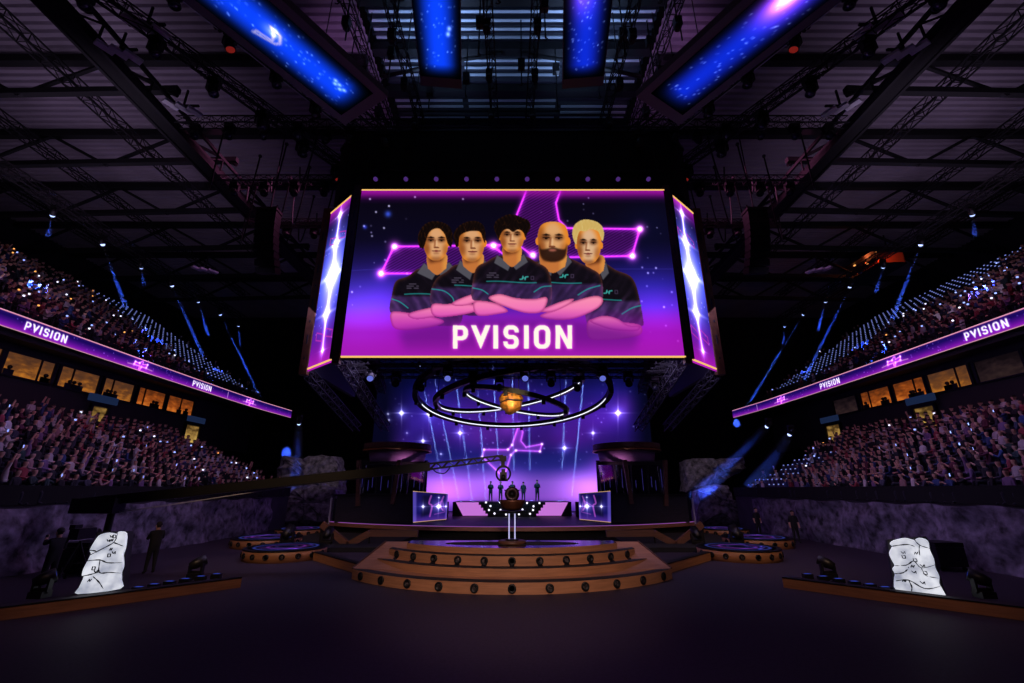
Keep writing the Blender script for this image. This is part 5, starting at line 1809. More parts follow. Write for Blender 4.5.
part(t, 'counterweight', MB().box(tail + Vector((0.6, 0, -0.1)), (1.7, 0.6, 0.55)), M_BLACK)
part(t, 'pivot_head', MB().box(PV + Vector((0, 0, -0.1)), (0.5, 0.6, 0.6)), M_BLACK)
part(t, 'column', MB().tube([(PV.x, PV.y, 0.35), (PV.x, PV.y, 2.4)], 0.13, 12), M_BLACK)
part(t, 'dolly', MB().box((PV.x, PV.y, 0.28), (1.5, 1.1, 0.14)), M_BLACK)
for a in (-1, 1):
    for b2 in (-1, 1):
        part(t, 'wheel', MB().lathe([(0.0, -.06), (.17, -.06), (.2, 0), (.17, .06), (0, .06)], 16, (PV.x + a * .62, PV.y + b2 * .5, 0.2), 0, True, Mx), M_RUBBER)
        part(t, 'brace', MB().bar((PV.x + a * .55, PV.y + b2 * .4, .33), (PV.x, PV.y, 1.5), 0.06), M_BLACK)
hd = MB()
hd.bar(tip, tip + Vector((0, 0, -0.42)), 0.16)
hd.box(tip + Vector((0, 0, -0.05)), (0.3, 0.3, 0.22))
part(t, 'drop_arm', hd, M_BLACK)
cg = tip + Vector((0.02, -0.02, -0.68))
cage = part(t, 'camera_cage', MB().tube([cg + Vector((0.30 * math.cos(q), 0, 0.31 * math.sin(q))) for q in np.linspace(0.5, PI - .5, 9)], 0.045, 8)
            .tube([cg + Vector((0.30 * math.cos(q), 0, 0.31 * math.sin(q))) for q in np.linspace(PI - .5, PI + .9, 7)], 0.04, 8)
            .tube([cg + Vector((0.30 * math.cos(q), 0, 0.31 * math.sin(q))) for q in np.linspace(.5, -.9, 7)], 0.04, 8)
            .bar(cg + Vector((-.2, 0, -.26)), cg + Vector((.2, 0, -.26)), 0.1), M_BLACK)
cm = part(t, 'camera', MB().box(cg + Vector((0, 0, -0.09)), (0.30, 0.42, 0.30)).box(cg + Vector((0.0, 0, 0.12)), (0.16, 0.3, 0.14)), M_LAMP)
part(cm, 'lens_barrel', MB().lathe([(0.0, 0), (.085, 0), (.095, .22), (.07, .22), (.07, .2), (0, .2)], 14, cg + Vector((0, -0.2, -.12)), 0, True, Mx), M_BLACK)
# ------------------------------------------------------------------ overhead LED blades
def blade(label, kind, A, B, width, thick, led_w, strength, end_w=None):
    """a long hanging plank from its outer end A to its inner end B with an LED strip on its underside."""
    A, B = Vector(A), Vector(B)
    t = empty('overhead_led_banner', label, 'LED blade', A)
    d = (B - A).normalized()
    sx = d.cross(Vector((0, 0, 1))).normalized()
    body = MB().slab([A + sx * width / 2, B + sx * width / 2, B - sx * width / 2, A - sx * width / 2], thick)
    if body.v[4][2] < body.v[0][2]:
        body = MB().slab([A - sx * width / 2, B - sx * width / 2, B + sx * width / 2, A + sx * width / 2], thick)
    part(t, 'body', body, mat('blade_grey', (92, 84, 92), 0.7) if kind in 'ad' else M_BLACK)
    cvx = blade_picture(kind)
    U, V = np.meshgrid(np.linspace(0.02, .98, 44), np.linspace(0, 1, 150))
    L = (B - A).length
    P = np.array(A)[None, None] + np.array(sx)[None, None] * ((U - .5) * led_w)[..., None] + np.array(d)[None, None] * (V * (L - 0.5))[..., None]
    P[..., 2] -= 0.015
    C = s2l(cvx.sample(U, V * 2.98))
    screen(t, 'led_strip', P[:, ::-1], C[:, ::-1], strength, 'NONE', 'blue starry light strip')
    for k in (0.2, 0.8):
        for w in (-.4, .4):
            p = A.lerp(B, k) + sx * width * w
            part(t, 'hanging_cable', MB().bar(p + Vector((0, 0, thick)), (p.x, p.y, 27), 0.03), M_BLACK)
for s, kind, lab in ((-1, 'a', 'bright blue starry LED blade slanting overhead on the camera crane side'), (1, 'd', 'blue LED blade with a pink flare slanting overhead on the side without a crane')):
    blade(lab, kind, (s * 12.0, 8.8, 20), (s * 6.95, 16.55, 20), 3.05, 0.35, 2.35, 1.0 if s < 0 else 0.7)
for s, kind, lab in ((-1, 'b', 'short bright blue LED blade overhead near the middle, crane side'), (1, 'c', 'dim blue LED blade overhead near the middle, side without a crane')):
    blade(lab, kind, (s * 2.45, 8.0, 20), (s * 3.15, 15.2, 20), 1.8, 0.25, 1.8, 1.0 if s < 0 else 0.28)

# ------------------------------------------------------------------ roof steelwork
YT = (8.1, 13.8, 19.5, 25.2, 30.9, 36.6, 42.3, 48.0)
for s in (-1, 1):
    for k, y in enumerate(YT):
        t = empty('roof_truss', 'dark roof truss spanning the hall %s, %s from the photographer' % (SIDE[s], ORD[k]), 'roof truss', (s * 28, y, 26))
        part(t, 'top_chord', MB().box((s * 28, y, 26.85), (39, 0.42, 0.5)), M_DKSTEEL)
        part(t, 'bottom_chord', MB().bar((s * 46, y, 24.0), (s * 19, y, 24.6), 0.34, 0.36), M_DKSTEEL)
        xs = [46, 41.5, 37, 32.5, 28, 23.5, 19]
        for i in range(len(xs) - 1):
            a, b2 = (26.7, 24.2) if i % 2 else (24.2, 26.7)
            part(t, 'web', MB().bar((s * xs[i], y, a), (s * xs[i + 1], y, b2), 0.18), M_DKSTEEL)
    for k, x in enumerate((25.5, 32.5, 39.5)):
        truss('roof_purlin_truss', 'slim lattice roof girder running along the hall %s, %s from the middle' % (SIDE[s], ORD[k]), 'girder', (s * x, 6, 25.4), (s * x, 50, 25.4), 0.6, 36, m=M_DKSTEEL, chord=0.07)
    # big catwalk along the roof
    t = empty('roof_catwalk', 'broad dark catwalk girder under the roof ' + SIDE[s], 'catwalk', (s * 19.5, 24, 22.6))
    part(t, 'deck', MB().box((s * 19.5, 24, 22.4), (0.9, 36, 0.12)), M_DRAPE)
    for d in (-.45, .45):
        g = MB()
        for i in range(24):
            g.bar((s * 19.5 + d, 6 + 1.5 * i, 22.4), (s * 19.5 + d, 7.5 + 1.5 * i, 23.6) if i % 2 else (s * 19.5 + d, 6 + 1.5 * i, 23.6), 0.08)
        g.box((s * 19.5 + d, 24, 23.65), (0.14, 36, 0.22)).box((s * 19.5 + d, 24, 22.45), (0.16, 36, 0.36))
        part(t, 'side_girder', g, M_DKSTEEL)
    # lighting truss that carries the beam lamps
    truss('lighting_truss', 'long lamp truss hanging over the upper tier ' + SIDE[s], 'truss', (s * 31, 20, 21.6), (s * 31, 51, 21.6), 0.6, 26, m=M_DKSTEEL, chord=0.07)
    # slanting rigging trusses around the cube
    u = Vector((-s * 0.52, 0.855, 0)).normalized()
    for k, (off, z, y0, y1) in enumerate(((0.0, 22.2, 7, 21.5), (2.6, 23.0, 8, 22), (5.0, 22.0, 9, 24), (7.2, 23.6, 10, 26))):
        base = Vector((s * (11.6 + off), 12.5, z))
        a = base + u * (y0 - 12.5) / u.y
        b2 = base + u * (y1 - 12.5) / u.y
        truss('rigging_truss', 'slanting rigging truss %s, %s outward from the LED blades' % (SIDE[s], ORD[k]), 'truss', a, b2, 0.5, 18, m=M_STEEL if k % 2 else M_DKSTEEL, chord=0.05)
        for q in range(7):
            p = a.lerp(b2, (q + 0.6) / 7.4)
            moving_head('lamp on the %s slanting truss %s, %s from the outer end' % (ORD[k], SIDE[s], ORD[q]), (p.x, p.y, z - 0.28), (p.x * 0.4, p.y + 3, 0), 1.2, True,
                        lens=emit('faint_red_lens', (110, 24, 20), 1.0) if (q * 5 + k * 3) % 9 == 0 else None)
        for w in (-1, 1):
            cc = empty('cable_run', 'pale taut cable beside the %s slanting truss %s, %s' % (ORD[k], SIDE[s], 'inner' if w < 0 else 'outer'), 'cable', a)
            o = Vector((s * (1.0 + .12 * w), 0, 0.3 + .1 * w))
            part(cc, 'cable', MB().bar(a + o, b2 + o, 0.035), M_FLOOD if k in (1, 2) else M_STEEL)
            part(cc, 'clamp', MB().box(a.lerp(b2, .5) + o, (0.12, 0.12, 0.12)), M_BLACK)
    # trusses running away from us over the middle
    for k, (x, z) in enumerate(((7.8, 24.6), (5.6, 23.8), (1.2, 24.4))):
        truss('rigging_truss', 'black truss over the cube %s, %s from the centre line' % (SIDE[s], ORD[2 - k]), 'truss', (s * x, 9, z), (s * (x - .2), 25, z), 0.42, 20, m=M_DKSTEEL, chord=0.05)
        for q in range(4):
            y = 12.5 + q * 2.6
            ch = empty('chain_hoist', 'black chain hoist %s on the %s truss from centre, %s along' % (SIDE[s], ORD[2 - k], ORD[q]), 'hoist', (s * x, y, z - 0.9))
            part(ch, 'hoist_body', MB().box((s * x, y, z - 0.75), (0.34, 0.3, 0.55)).lathe([(0.0, -.2), (.14, -.18), (.14, .18), (0, .2)], 10, (s * x, y, z - 1.0), 0, True, Mx), M_LAMP)
            part(ch, 'chain', MB().bar((s * x, y, z - 0.5), (s * x, y, 28.2), 0.05), M_BLACK)
            part(ch, 'load_chain', MB().bar((s * x + .08, y, z - 1.0), (s * x + .08, y, 22.7), 0.05), M_BLACK)
    # cross trusses and drooping cables beside the cube
    for k, (y, z) in enumerate(((23.5, 21.6), (26.8, 20.6), (19.6, 22.4))):
        truss('rigging_truss', 'black cross truss beside the screen cube %s, %s of three' % (SIDE[s], ('lower', 'lowest', 'upper')[k]), 'truss', (s * 10.9, y, z), (s * 18.6, y, z), 0.45, 12, m=M_DKSTEEL if k else M_STEEL, chord=0.05)
        for q in range(4):
            moving_head('lamp on the %s cross truss beside the cube %s, %s outward' % (('lower', 'lowest', 'upper')[k], SIDE[s], ORD[q]), (s * (11.8 + 1.9 * q), y, z - 0.26), (s * 8, y - 8, 5), 1.15, True)
    for k in range(9):
        xa, ya = 11.2 + 0.75 * k, 20.5 + (k * 5 % 7)
        lp = empty('drooping_cable', 'black drooping cable beside the screen cube %s, %s outward' % (SIDE[s], ORD[k]), 'cable', (s * xa, ya, 22.4))
        part(lp, 'cable', MB().tube([(s * (xa + .3 * math.sin(k) + 2.4 * u), ya + 3 * u, 22.6 - (2.2 + .5 * (k % 3)) * 4 * u * (1 - u)) for u in np.linspace(0, 1, 12)], 0.045, 6), M_BLACK)
        part(lp, 'clamp', MB().box((s * (xa + .3 * math.sin(k)), ya, 22.6), (0.14, 0.14, 0.14)), M_STEEL)
    # floodlight clusters by the catwalk
    for k, (px_, py_) in enumerate(((146, 27), (119, 52), (183, 108), (205, 270))):
        p = at(512 + s * (512 - px_), py_, Z=22.0 if k < 3 else 19.0)
        t = empty('flood_light', 'pale louvred floodlight panel under the roof %s, %s from the photographer' % (SIDE[s], ORD[k]), 'floodlight', p)
        for q in range(3):
            part(t, 'panel', MB().box(p + Vector((s * -0.44 * (q - 1), 0.24 * (q - 1), 0)), (0.34, 0.7, 0.14), rz=s * 0.5), M_FLOOD)
        part(t, 'bracket', MB().bar(p + Vector((-.8, 0, .14)), p + Vector((.8, 0, .14)), 0.1).bar(p, p + Vector((0, 0, 1.2)), 0.08), M_BLACK)
    # curved line-array loudspeakers
    t = empty('line_array', 'curved hanging column of black loudspeakers beside the screen cube ' + SIDE[s], 'loudspeaker', (s * 15.6, 24.5, 16))
    for k in range(9):
        a = 0.02 + 0.0035 * k * k
        z = 19.6 - 0.42 * k
        part(t, 'cabinet', MB().box((s * 15.6, 24.5 + 0.010 * k * k * 1.6, z), (1.25, 0.7, 0.40), M=Matrix.Rotation(a * 1.4, 3, 'X')), M_LAMP)
    part(t, 'fly_frame', MB().box((s * 15.6, 24.5, 19.95), (1.3, 0.8, 0.16)).bar((s * 15.6, 24.5, 20), (s * 15.6, 24.5, 26.5), 0.06), M_BLACK)
# beams and ribs across the middle of the roof
for k, y in enumerate((13.8, 16.6, 19.5, 22.4, 25.2)):
    t = empty('roof_beam', 'dark beam across the lit middle roof, %s from the photographer' % ORD[k], 'roof beam', (0, y, 27.9))
    part(t, 'beam', MB().box((0, y, 27.75), (16.4, 0.5, 0.6)), M_DKSTEEL)
    if k % 2 == 0:
        for s in (-1, 1):
            part(t, 'strut', MB().tube([(s * 0.6, y, 27.4), (s * 3, y, 26.9), (s * 7.5, y, 25.6)], 0.12, 6), M_DKSTEEL)
tt = truss('rigging_truss', 'black cross truss above the drape of the screen cube', 'truss', (-12, 21.2, 23.6), (12, 21.2, 23.6), 0.6, 24, m=M_DKSTEEL, chord=0.06)
for k in range(12):
    moving_head('black lamp on the cross truss above the drape, %s from the crane side' % ORD[k], (-11 + 2 * k, 21.2, 23.25), (-11 + 2 * k, 12, 10), 1.1, True)

# more hoist chains and hung cables over the middle
for k in range(18):
    x = -7.5 + 15.0 * k / 17 + 0.3 * math.sin(k * 7)
    y = 13.5 + 6.5 * ((k * 5) % 8) / 8
    c_ = empty('hung_chain', 'thin black chain hanging from the middle roof, %s from the crane side' % ORD[k], 'chain', (x, y, 22.9))
    part(c_, 'chain', MB().bar((x, y, 22.9), (x, y, 27.4), 0.06), M_BLACK)
    part(c_, 'hoist_body', MB().box((x, y, 24.2 + (k % 3) * .8), (0.36, 0.3, 0.6)), M_LAMP)
    part(c_, 'hook', MB().tube([(x, y, 22.95), (x + .1, y, 22.85), (x, y, 22.75), (x - .1, y, 22.8)], 0.03, 6), M_BLACK)
# red lit gallery high up on the craneless side
G = at(862, 268, X=36.0)
t = empty('gallery_box', 'small hanging gallery glowing red and orange high above the empty seats, craneless side', 'gallery', (G.x, G.y, G.z - 1))
part(t, 'deck', MB().box((G.x + 1, G.y, G.z - 0.75), (2.6, 5.0, 0.16)), M_BLACK)
part(t, 'back_wall', MB().box((G.x + 2.2, G.y, G.z + 0.1), (0.1, 5.0, 1.6)), mat('gallery_red_wall', (170, 60, 40), .7))
part(t, 'roof', MB().box((G.x + 1, G.y, G.z + 0.95), (2.6, 5.0, 0.12)), M_BLACK)
part(t, 'rail', MB().box((G.x - .25, G.y, G.z - 0.2), (0.05, 5.0, 0.06)), M_BLACK)
for q in range(9):
    part(t, 'red_lamp', MB().ball((G.x + .1 + .4 * (q % 3), G.y - 2.1 + .5 * q, G.z + .75 - .55 * (q % 2) - .25 * (q % 3)), 0.12, 8, 5), emit('red_lamp', (255, 60, 20), 1.5) if q % 3 else emit('warm_glint', (255, 170, 90), 1.3))
for q in (-2.3, 2.3):
    part(t, 'hanger', MB().bar((G.x + 1, G.y + q, G.z + 1), (G.x + 1, G.y + q, 27), 0.1), M_BLACK)
gl_ = bpy.data.lights.new('gallery_lamp', 'POINT')
gl_.energy, gl_.color, gl_.shadow_soft_size = 60, (1, .2, .06), .2
go_ = bpy.data.objects.new('gallery_lamp', gl_)
COL.objects.link(go_)
go_.location = (G.x + .9, G.y, G.z + .4)

# ------------------------------------------------------------------ beams of light in the haze
def beam(t, A, B, r0, r1, color, power, dens=0.10):
    A, B = Vector(A), Vector(B)
    L = (B - A).length
    M = (B - A).to_track_quat('Z', 'Y').to_matrix()
    b_ = part(t, 'light_beam', MB().lathe([(r0, 0.0), (r1, L)], 14, A, 0, True, M), haze_mat('haze_%d' % int(dens * 1000), dens), 'shaft of light in the haze')
    l = spot('beam_lamp', A + (B - A).normalized() * 0.06, B, power, color, 2 * math.degrees(math.atan2(r1, L)) + 2.0, 0.5, 0.02, t)
    l.data.use_nodes = True
    nt = l.data.node_tree
    em = nt.nodes['Emission']
    fo = nt.nodes.new('ShaderNodeLightFalloff')
    fo.inputs['Strength'].default_value = 1.0
    nt.links.new(fo.outputs['Constant'], em.inputs['Strength'])
    em.inputs['Color'].default_value = (1, 1, 1, 1)
    return b_

BLUE = (0.05, 0.13, 1.0)
blens = emit('bright_blue_lens', (170, 190, 255), 2.2)
LB = (((56, 205), (48, 236), .5), ((103, 237), (126, 308), 1), ((142, 262), (144, 285), .5), ((171, 283), (203, 356), 1), ((198, 299), (208, 335), .9), ((219, 314), (262, 402), 1), ((238, 326), (240, 345), .4))
RB = (((970, 207), (975, 236), .5), ((921, 239), (892, 320), 1), ((883, 262), (876, 292), .6), ((851, 284), (804, 380), 1), ((826, 299), (818, 330), .9), ((805, 315), (746, 408), 1), ((785, 326), (783, 345), .5))
for s, LL in ((-1, LB), (1, RB)):
    for k, (a, b2, w) in enumerate(LL):
        A = at(a[0], a[1], X=s * 31)
        B = at(b2[0], b2[1], X=s * (32.0 if w < 1 else 30.0))
        t, tipp = moving_head('blue beam lamp on the long lamp truss %s, %s from the photographer' % (SIDE[s], ORD[k]), (A.x, A.y, 21.25), B, 0.9, True, lens=blens)
        beam(t, tipp, B, 0.08, 0.17, BLUE, 4200 * w, 0.05)
for k, (a, b2) in enumerate((((423, 380), (444, 492)), ((434, 372), (459, 500)), ((455, 372), (472, 500)), ((476, 363), (486, 500)), ((493, 365), (498, 455)), ((512, 366), (514, 470)), ((528, 366), (530, 470)), ((583, 380), (572, 496)), ((566, 370), (562, 470)))):
    A = at(a[0], a[1], Y=47)
    B = at(b2[0], b2[1], Y=46.0)
    A = A + (A - B).normalized() * 2.2
    t, tipp = moving_head('thin blue beam lamp in front of the LED wall, %s from the crane side' % ORD[k], A, B, 0.7, True, lens=blens)
    beam(t, tipp, B, 0.09, 0.10, (0.20, 0.30, 1.0), 10000, 0.10)
for lab, a, Ya, b2, Yb, w in (('wide blue beam lamp over the rock outcrop on the side without a crane', (768, 418), 38, (694, 500), 43, 1), ('wide blue beam lamp over the rock outcrop behind the crane', (300, 415), 40, (294, 505), 44, .6), ('wide blue beam lamp over the empty seats on the side without a crane', (790, 425), 36, (752, 490), 38, .5)):
    A, B = at(*a, Y=Ya), at(*b2, Y=Yb)
    t, tipp = moving_head(lab, A, B, 1.0, True, lens=blens)
    beam(t, tipp, B, 0.35, 0.8, BLUE, 750 * w, 0.05)

# ------------------------------------------------------------------ people
def skin_mesh(name, J, E, root, sub=1):
    names = list(J)
    me = bpy.data.meshes.new(name + '_tmp')
    me.from_pydata([J[n][:3] for n in names], [(names.index(a), names.index(b2)) for a, b2 in E], [])
    o = bpy.data.objects.new(name + '_tmp', me)
    COL.objects.link(o)
    sc_ = (1.0, 1.12, 1.25)[sub]
    m = o.modifiers.new('skin', 'SKIN')
    m.use_smooth_shade = True
    for i, n in enumerate(names):
        v = me.skin_vertices[0].data[i]
        r = J[n][3]
        v.radius = (r * sc_, r * sc_) if not isinstance(r, tuple) else (r[0] * sc_, r[1] * sc_)
        v.use_root = (n == root)
    if sub:
        ss = o.modifiers.new('sub', 'SUBSURF')
        ss.levels = ss.render_levels = sub
    dg = bpy.context.evaluated_depsgraph_get()
    out = bpy.data.meshes.new_from_object(o.evaluated_get(dg))
    bpy.data.objects.remove(o)
    bpy.data.meshes.remove(me)
    out.name = name
    return out

E_BODY = [('pel', 'abd'), ('abd', 'che'), ('che', 'nec'), ('nec', 'chi'), ('chi', 'hea'), ('hea', 'top')]
for d in 'LR':
    E_BODY += [('che', 'sh' + d), ('sh' + d, 'el' + d), ('el' + d, 'wr' + d), ('wr' + d, 'ha' + d), ('pel', 'hi' + d), ('hi' + d, 'kn' + d), ('kn' + d, 'an' + d), ('an' + d, 'to' + d)]

def figure(pose, arms):
    """joints of a figure facing -Y; pose: 'sit' or 'stand'; arms: positions of elbow, wrist, hand for L and R."""
    J = {}
    if pose == 'sit':
        zp = 0.47
        J.update(pel=(0, 0, zp, (.15, .12)), abd=(0, .01, zp + .2, (.145, .11)), che=(0, .0, zp + .42, (.165, .11)), nec=(0, -.01, zp + .575, .044), chi=(0, -.024, zp + .65, (.056, .068)), hea=(0, -.022, zp + .75, (.082, .095)), top=(0, -.012, zp + .855, (.062, .074)))
        for sg, d in ((-1, 'L'), (1, 'R')):
            J['hi' + d] = (sg * .10, -.06, zp, .09)
            J['kn' + d] = (sg * .13, -.46, zp + .02, .065)
            J['an' + d] = (sg * .13, -.44, .10, .045)
            J['to' + d] = (sg * .14, -.58, .05, .04)
    else:
        zp = 0.95
        J.update(pel=(0, 0, zp, (.145, .11)), abd=(0, 0, zp + .2, (.135, .10)), che=(0, .0, zp + .42, (.165, .11)), nec=(0, -.01, zp + .565, .050), chi=(0, -.02, zp + .64, (.060, .070)), hea=(0, -.022, zp + .735, (.078, .092)), top=(0, -.012, zp + .835, (.06, .072)))
        for sg, d in ((-1, 'L'), (1, 'R')):
            J['hi' + d] = (sg * .09, 0, zp - .10, .088)
            J['kn' + d] = (sg * .11, -.02, .50, .062)
            J['an' + d] = (sg * .13, .02, .09, .043)
            J['to' + d] = (sg * .15, -.13, .045, .04)
    zs = zp + .50
    for sg, d in ((-1, 'L'), (1, 'R')):
        J['sh' + d] = (sg * .185, 0, zs, .062)
        e, w, h_ = arms[d]
        J['el' + d] = (sg * e[0], e[1], zs + e[2], .046)
        J['wr' + d] = (sg * w[0], w[1], zs + w[2], .033)
        J['ha' + d] = (sg * h_[0], h_[1], zs + h_[2], .038)
    return J, zp

ARMS = {
    'lap': {k: ((.24, -.03, -.28), (.14, -.27, -.34), (.08, -.33, -.33)) for k in 'LR'},
    'clap': {k: ((.24, -.12, -.24), (.10, -.32, -.08), (.035, -.36, -.02)) for k in 'LR'},
    'up': {k: ((.28, -.06, .24), (.25, -.10, .50), (.24, -.12, .60)) for k in 'LR'},
    'one_up': {'L': ((.27, -.06, .22), (.22, -.12, .48), (.20, -.14, .58)), 'R': ((.24, -.03, -.28), (.14, -.27, -.34), (.08, -.33, -.33))},
    'phone': {'L': ((.24, -.03, -.28), (.14, -.27, -.34), (.08, -.33, -.33)), 'R': ((.24, -.20, -.12), (.14, -.36, .08), (.12, -.40, .16))},
    'cross': {'L': ((.25, -.02, -.27), (.06, -.20, -.22), (-.10, -.17, -.17)), 'R': ((.25, -.02, -.27), (.04, -.24, -.18), (-.12, -.18, -.24))},
    'down': {k: ((.24, .02, -.29), (.25, -.05, -.55), (.25, -.08, -.63)) for k in 'LR'},
}

SKIN = mat('skin', (206, 158, 132), 0.6)
HAIR = mat('dark_hair', (40, 30, 28), 0.7)
TROUS = mat('dark_trousers', (34, 36, 48), 0.8)
def shirt_mat():
    m = bpy.data.materials.new('shirt')
    m.use_nodes = True
    nt = m.node_tree
    oi = nt.nodes.new('ShaderNodeObjectInfo')
    r = nt.nodes.new('ShaderNodeValToRGB')
    r.color_ramp.interpolation = 'CONSTANT'
    cols = [(28, 26, 34), (150, 60, 70), (60, 60, 80), (180, 170, 176), (50, 70, 120), (34, 30, 36), (120, 90, 130), (200, 190, 190), (90, 40, 60), (40, 60, 60), (30, 30, 40), (160, 120, 120)]
    els = r.color_ramp.elements
    els[0].color = lin(*cols[0])
    els[1].position = 1 / len(cols)
    els[1].color = lin(*cols[1])
    for i in range(2, len(cols)):
        e = els.new(i / len(cols))
        e.color = lin(*cols[i])
    nt.links.new(oi.outputs['Random'], r.inputs['Fac'])
    nt.links.new(r.outputs['Color'], nt.nodes['Principled BSDF'].inputs['Base Color'])
    nt.nodes['Principled BSDF'].inputs['Roughness'].default_value = 0.85
    return m
SHIRT = shirt_mat()
PHONE = emit('phone_glow', (150, 170, 255), 1.6)

def dress(me, zp, seated, mats_):
    """assign skin, hair, shirt and trousers to the faces of one continuous body."""
    for m in mats_:
        me.materials.append(m)
    nv = len(me.vertices)
    for p in me.polygons:
        c = p.center
        z = c.z - zp
        if z > .58:
            i = 1 if (z > .805 or (c.y > .015 and z > .67) or (z > .76 and abs(c.x) > .066)) and abs(c.x) < .12 else 0
            if abs(c.x) > .12:
                i = 0 if z > .74 else 2
        elif z < -.02 and (seated or abs(c.x) < .2) or (seated and z < .09 and c.y < -.12 and abs(c.x) > .02 and z < .08):
            i = 3
        else:
            i = 2
            if c.y < -.27 and z > 0.05:
                i = 0
            if not seated and abs(c.x) > .19 and z < .2:
                i = 0
        p.material_index = i
    return me

variants = []
for k in ('lap', 'clap', 'up', 'one_up', 'phone'):
    J, zp = figure('sit', ARMS[k])
    hi = dress(skin_mesh('spectator_' + k, J, E_BODY, 'pel', 1), zp, True, (SKIN, HAIR, SHIRT, TROUS))
    lo = dress(skin_mesh('spectator_low_' + k, J, E_BODY, 'pel', 0), zp, True, (SKIN, HAIR, SHIRT, TROUS))
    variants.append((k, hi, lo, J))
phone_me = MB().box((0, 0, 0), (0.08, 0.02, 0.12)).build('phone', [PHONE])

# seats available in each stand
def spots(s, tier):
    out = []
    if tier == 'lower':
        for i in range(LROWS):
            y = LY0 + 1 + 0.3 * (i % 2)
            while y < 39.2 - 0.3 * i * 0.4:
                out.append((i, s * (lower_x(i) + 0.10), y, lower_z(i)))
                y += 0.62
    else:
        for i in range(UROWS - 1):
            y = UY0 + 1 + 0.3 * (i % 2)
            while y < 50.4:
                out.append((i, s * (upper_x(i) + 0.10), y, upper_z(i)))
                y += 0.62
    return out

def add_lookup(me):
    v = np.empty(len(me.vertices) * 3, np.float32)
    me.vertices.foreach_get('co', v)
    v = v.reshape(-1, 3)
    fs, fm = [], []
    for p in me.polygons:
        fs.append(tuple(p.vertices))
        fm.append(p.material_index)
    return v, fs, fm
LOOK = [add_lookup(lo) for _, _, lo, _ in variants]

crowd_mat = bpy.data.materials.new('crowd_clothes')
crowd_mat.use_nodes = True
nt = crowd_mat.node_tree
a_ = nt.nodes.new('ShaderNodeAttribute')
a_.attribute_name = 'Col'
nt.links.new(a_.outputs['Color'], nt.nodes['Principled BSDF'].inputs['Base Color'])
nt.nodes['Principled BSDF'].inputs['Roughness'].default_value = 0.85
SHIRTC = [s2l(np.array(c) / 255) for c in ((28, 26, 34), (150, 60, 70), (60, 60, 80), (180, 170, 176), (50, 70, 120), (34, 30, 36), (120, 90, 130), (200, 190, 190), (90, 40, 60), (40, 60, 60))]
SK, HR, TR = (s2l(np.array(c) / 255) for c in ((206, 158, 132), (40, 30, 28), (34, 36, 48)))

class Crowd:
    def __init__(self):
        self.V, self.Q, self.T, self.CQ, self.CT, self.n = [], [], [], [], [], 0

    def add(self, look, loc, rz, sc, shirt):
        v, fs, fm = look
        c, s_ = math.cos(rz) * sc, math.sin(rz) * sc
        w = np.stack([v[:, 0] * c - v[:, 1] * s_ + loc[0], v[:, 0] * s_ + v[:, 1] * c + loc[1], v[:, 2] * sc + loc[2]], -1)
        self.V.append(w)
        cols = (SK, HR, shirt, TR)
        for f, m in zip(fs, fm):
            self.Q.append([self.n + i for i in f])
            self.CQ.append(cols[m])
        self.n += len(v)

    def build(self, name):
        me = bpy.data.meshes.new(name)
        me.from_pydata(np.concatenate(self.V).tolist(), [], self.Q)
        at_ = me.color_attributes.new('Col', 'FLOAT_COLOR', 'CORNER')
        cc = np.ones((len(me.loops), 4), np.float32)
        k = 0
        reps = np.array([len(q) for q in self.Q])
        cc[:, :3] = np.repeat(np.array(self.CQ), reps, axis=0)
        at_.data.foreach_set('color', cc.reshape(-1))
        me.materials.append(crowd_mat)
        o = bpy.data.objects.new(name, me)
        COL.objects.link(o)
        return o

seat_me_mb = MB()
seat_me_mb.box((0, -0.05, 0.42), (0.44, 0.42, 0.06)).box((0, 0.19, 0.68), (0.44, 0.06, 0.46)).box((0, 0.1, 0.2), (0.08, 0.2, 0.4))
seat_me_mb.box((0, 0.19, 0.935), (0.10, 0.06, 0.09), 1)
SEAT_M = mat('stadium_seat', (40, 44, 62), 0.5)
SEAT_DOT = emit('seat_dot_glow', (120, 132, 205), 1.0)  # small emissive dot on top of each seat back
seat0 = seat_me_mb.build('stadium_seat', [SEAT_M, SEAT_DOT])
RS = random.Random(11)
persons, seats = [], []
phones = []
for s in (-1, 1):
    for (i, x, y, z) in spots(s, 'lower'):
        far = s > 0 and y > 33.2 + i * 0.1 and i < 7
        if far and RS.random() < 0.9:
            seats.append((s, 'lower', i, x, y, z))
        elif RS.random() < 0.93:
            persons.append((s, 'lower', i, x, y, z))
    for (i, x, y, z) in spots(s, 'upper'):
        block = y > 40.5 + (0 if s < 0 else -0.0) or (s > 0 and i > 10 and y > 33)
        if block and y < 50 and i >= 1:
            if (i + int(y / 0.62)) % 17 and RS.random() < 0.96:
                seats.append((s, 'upper', i, x, y, z))
        elif RS.random() < (0.72 if y < 40 else 0.4):
            persons.append((s, 'upper', i, x, y, z))
def visible(p):
    px_, py_ = proj(p[3], p[4], p[5] + 1)
    return -12 < px_ < 1036 and -12 < py_ < 700
def dist(p):
    return math.hypot(p[3], p[4])
vis = sorted([p for p in persons if visible(p)], key=dist)
single = []
for s in (-1, 1):
    single += [p for p in vis if p[0] == s and p[1] == 'lower'][:138]
single_set = set(single)
rest = [p for p in vis if p not in single_set]
mesh_users = 0
stand_word = {-1: 'lower stand, crane side', 1: 'lower stand, craneless side'}
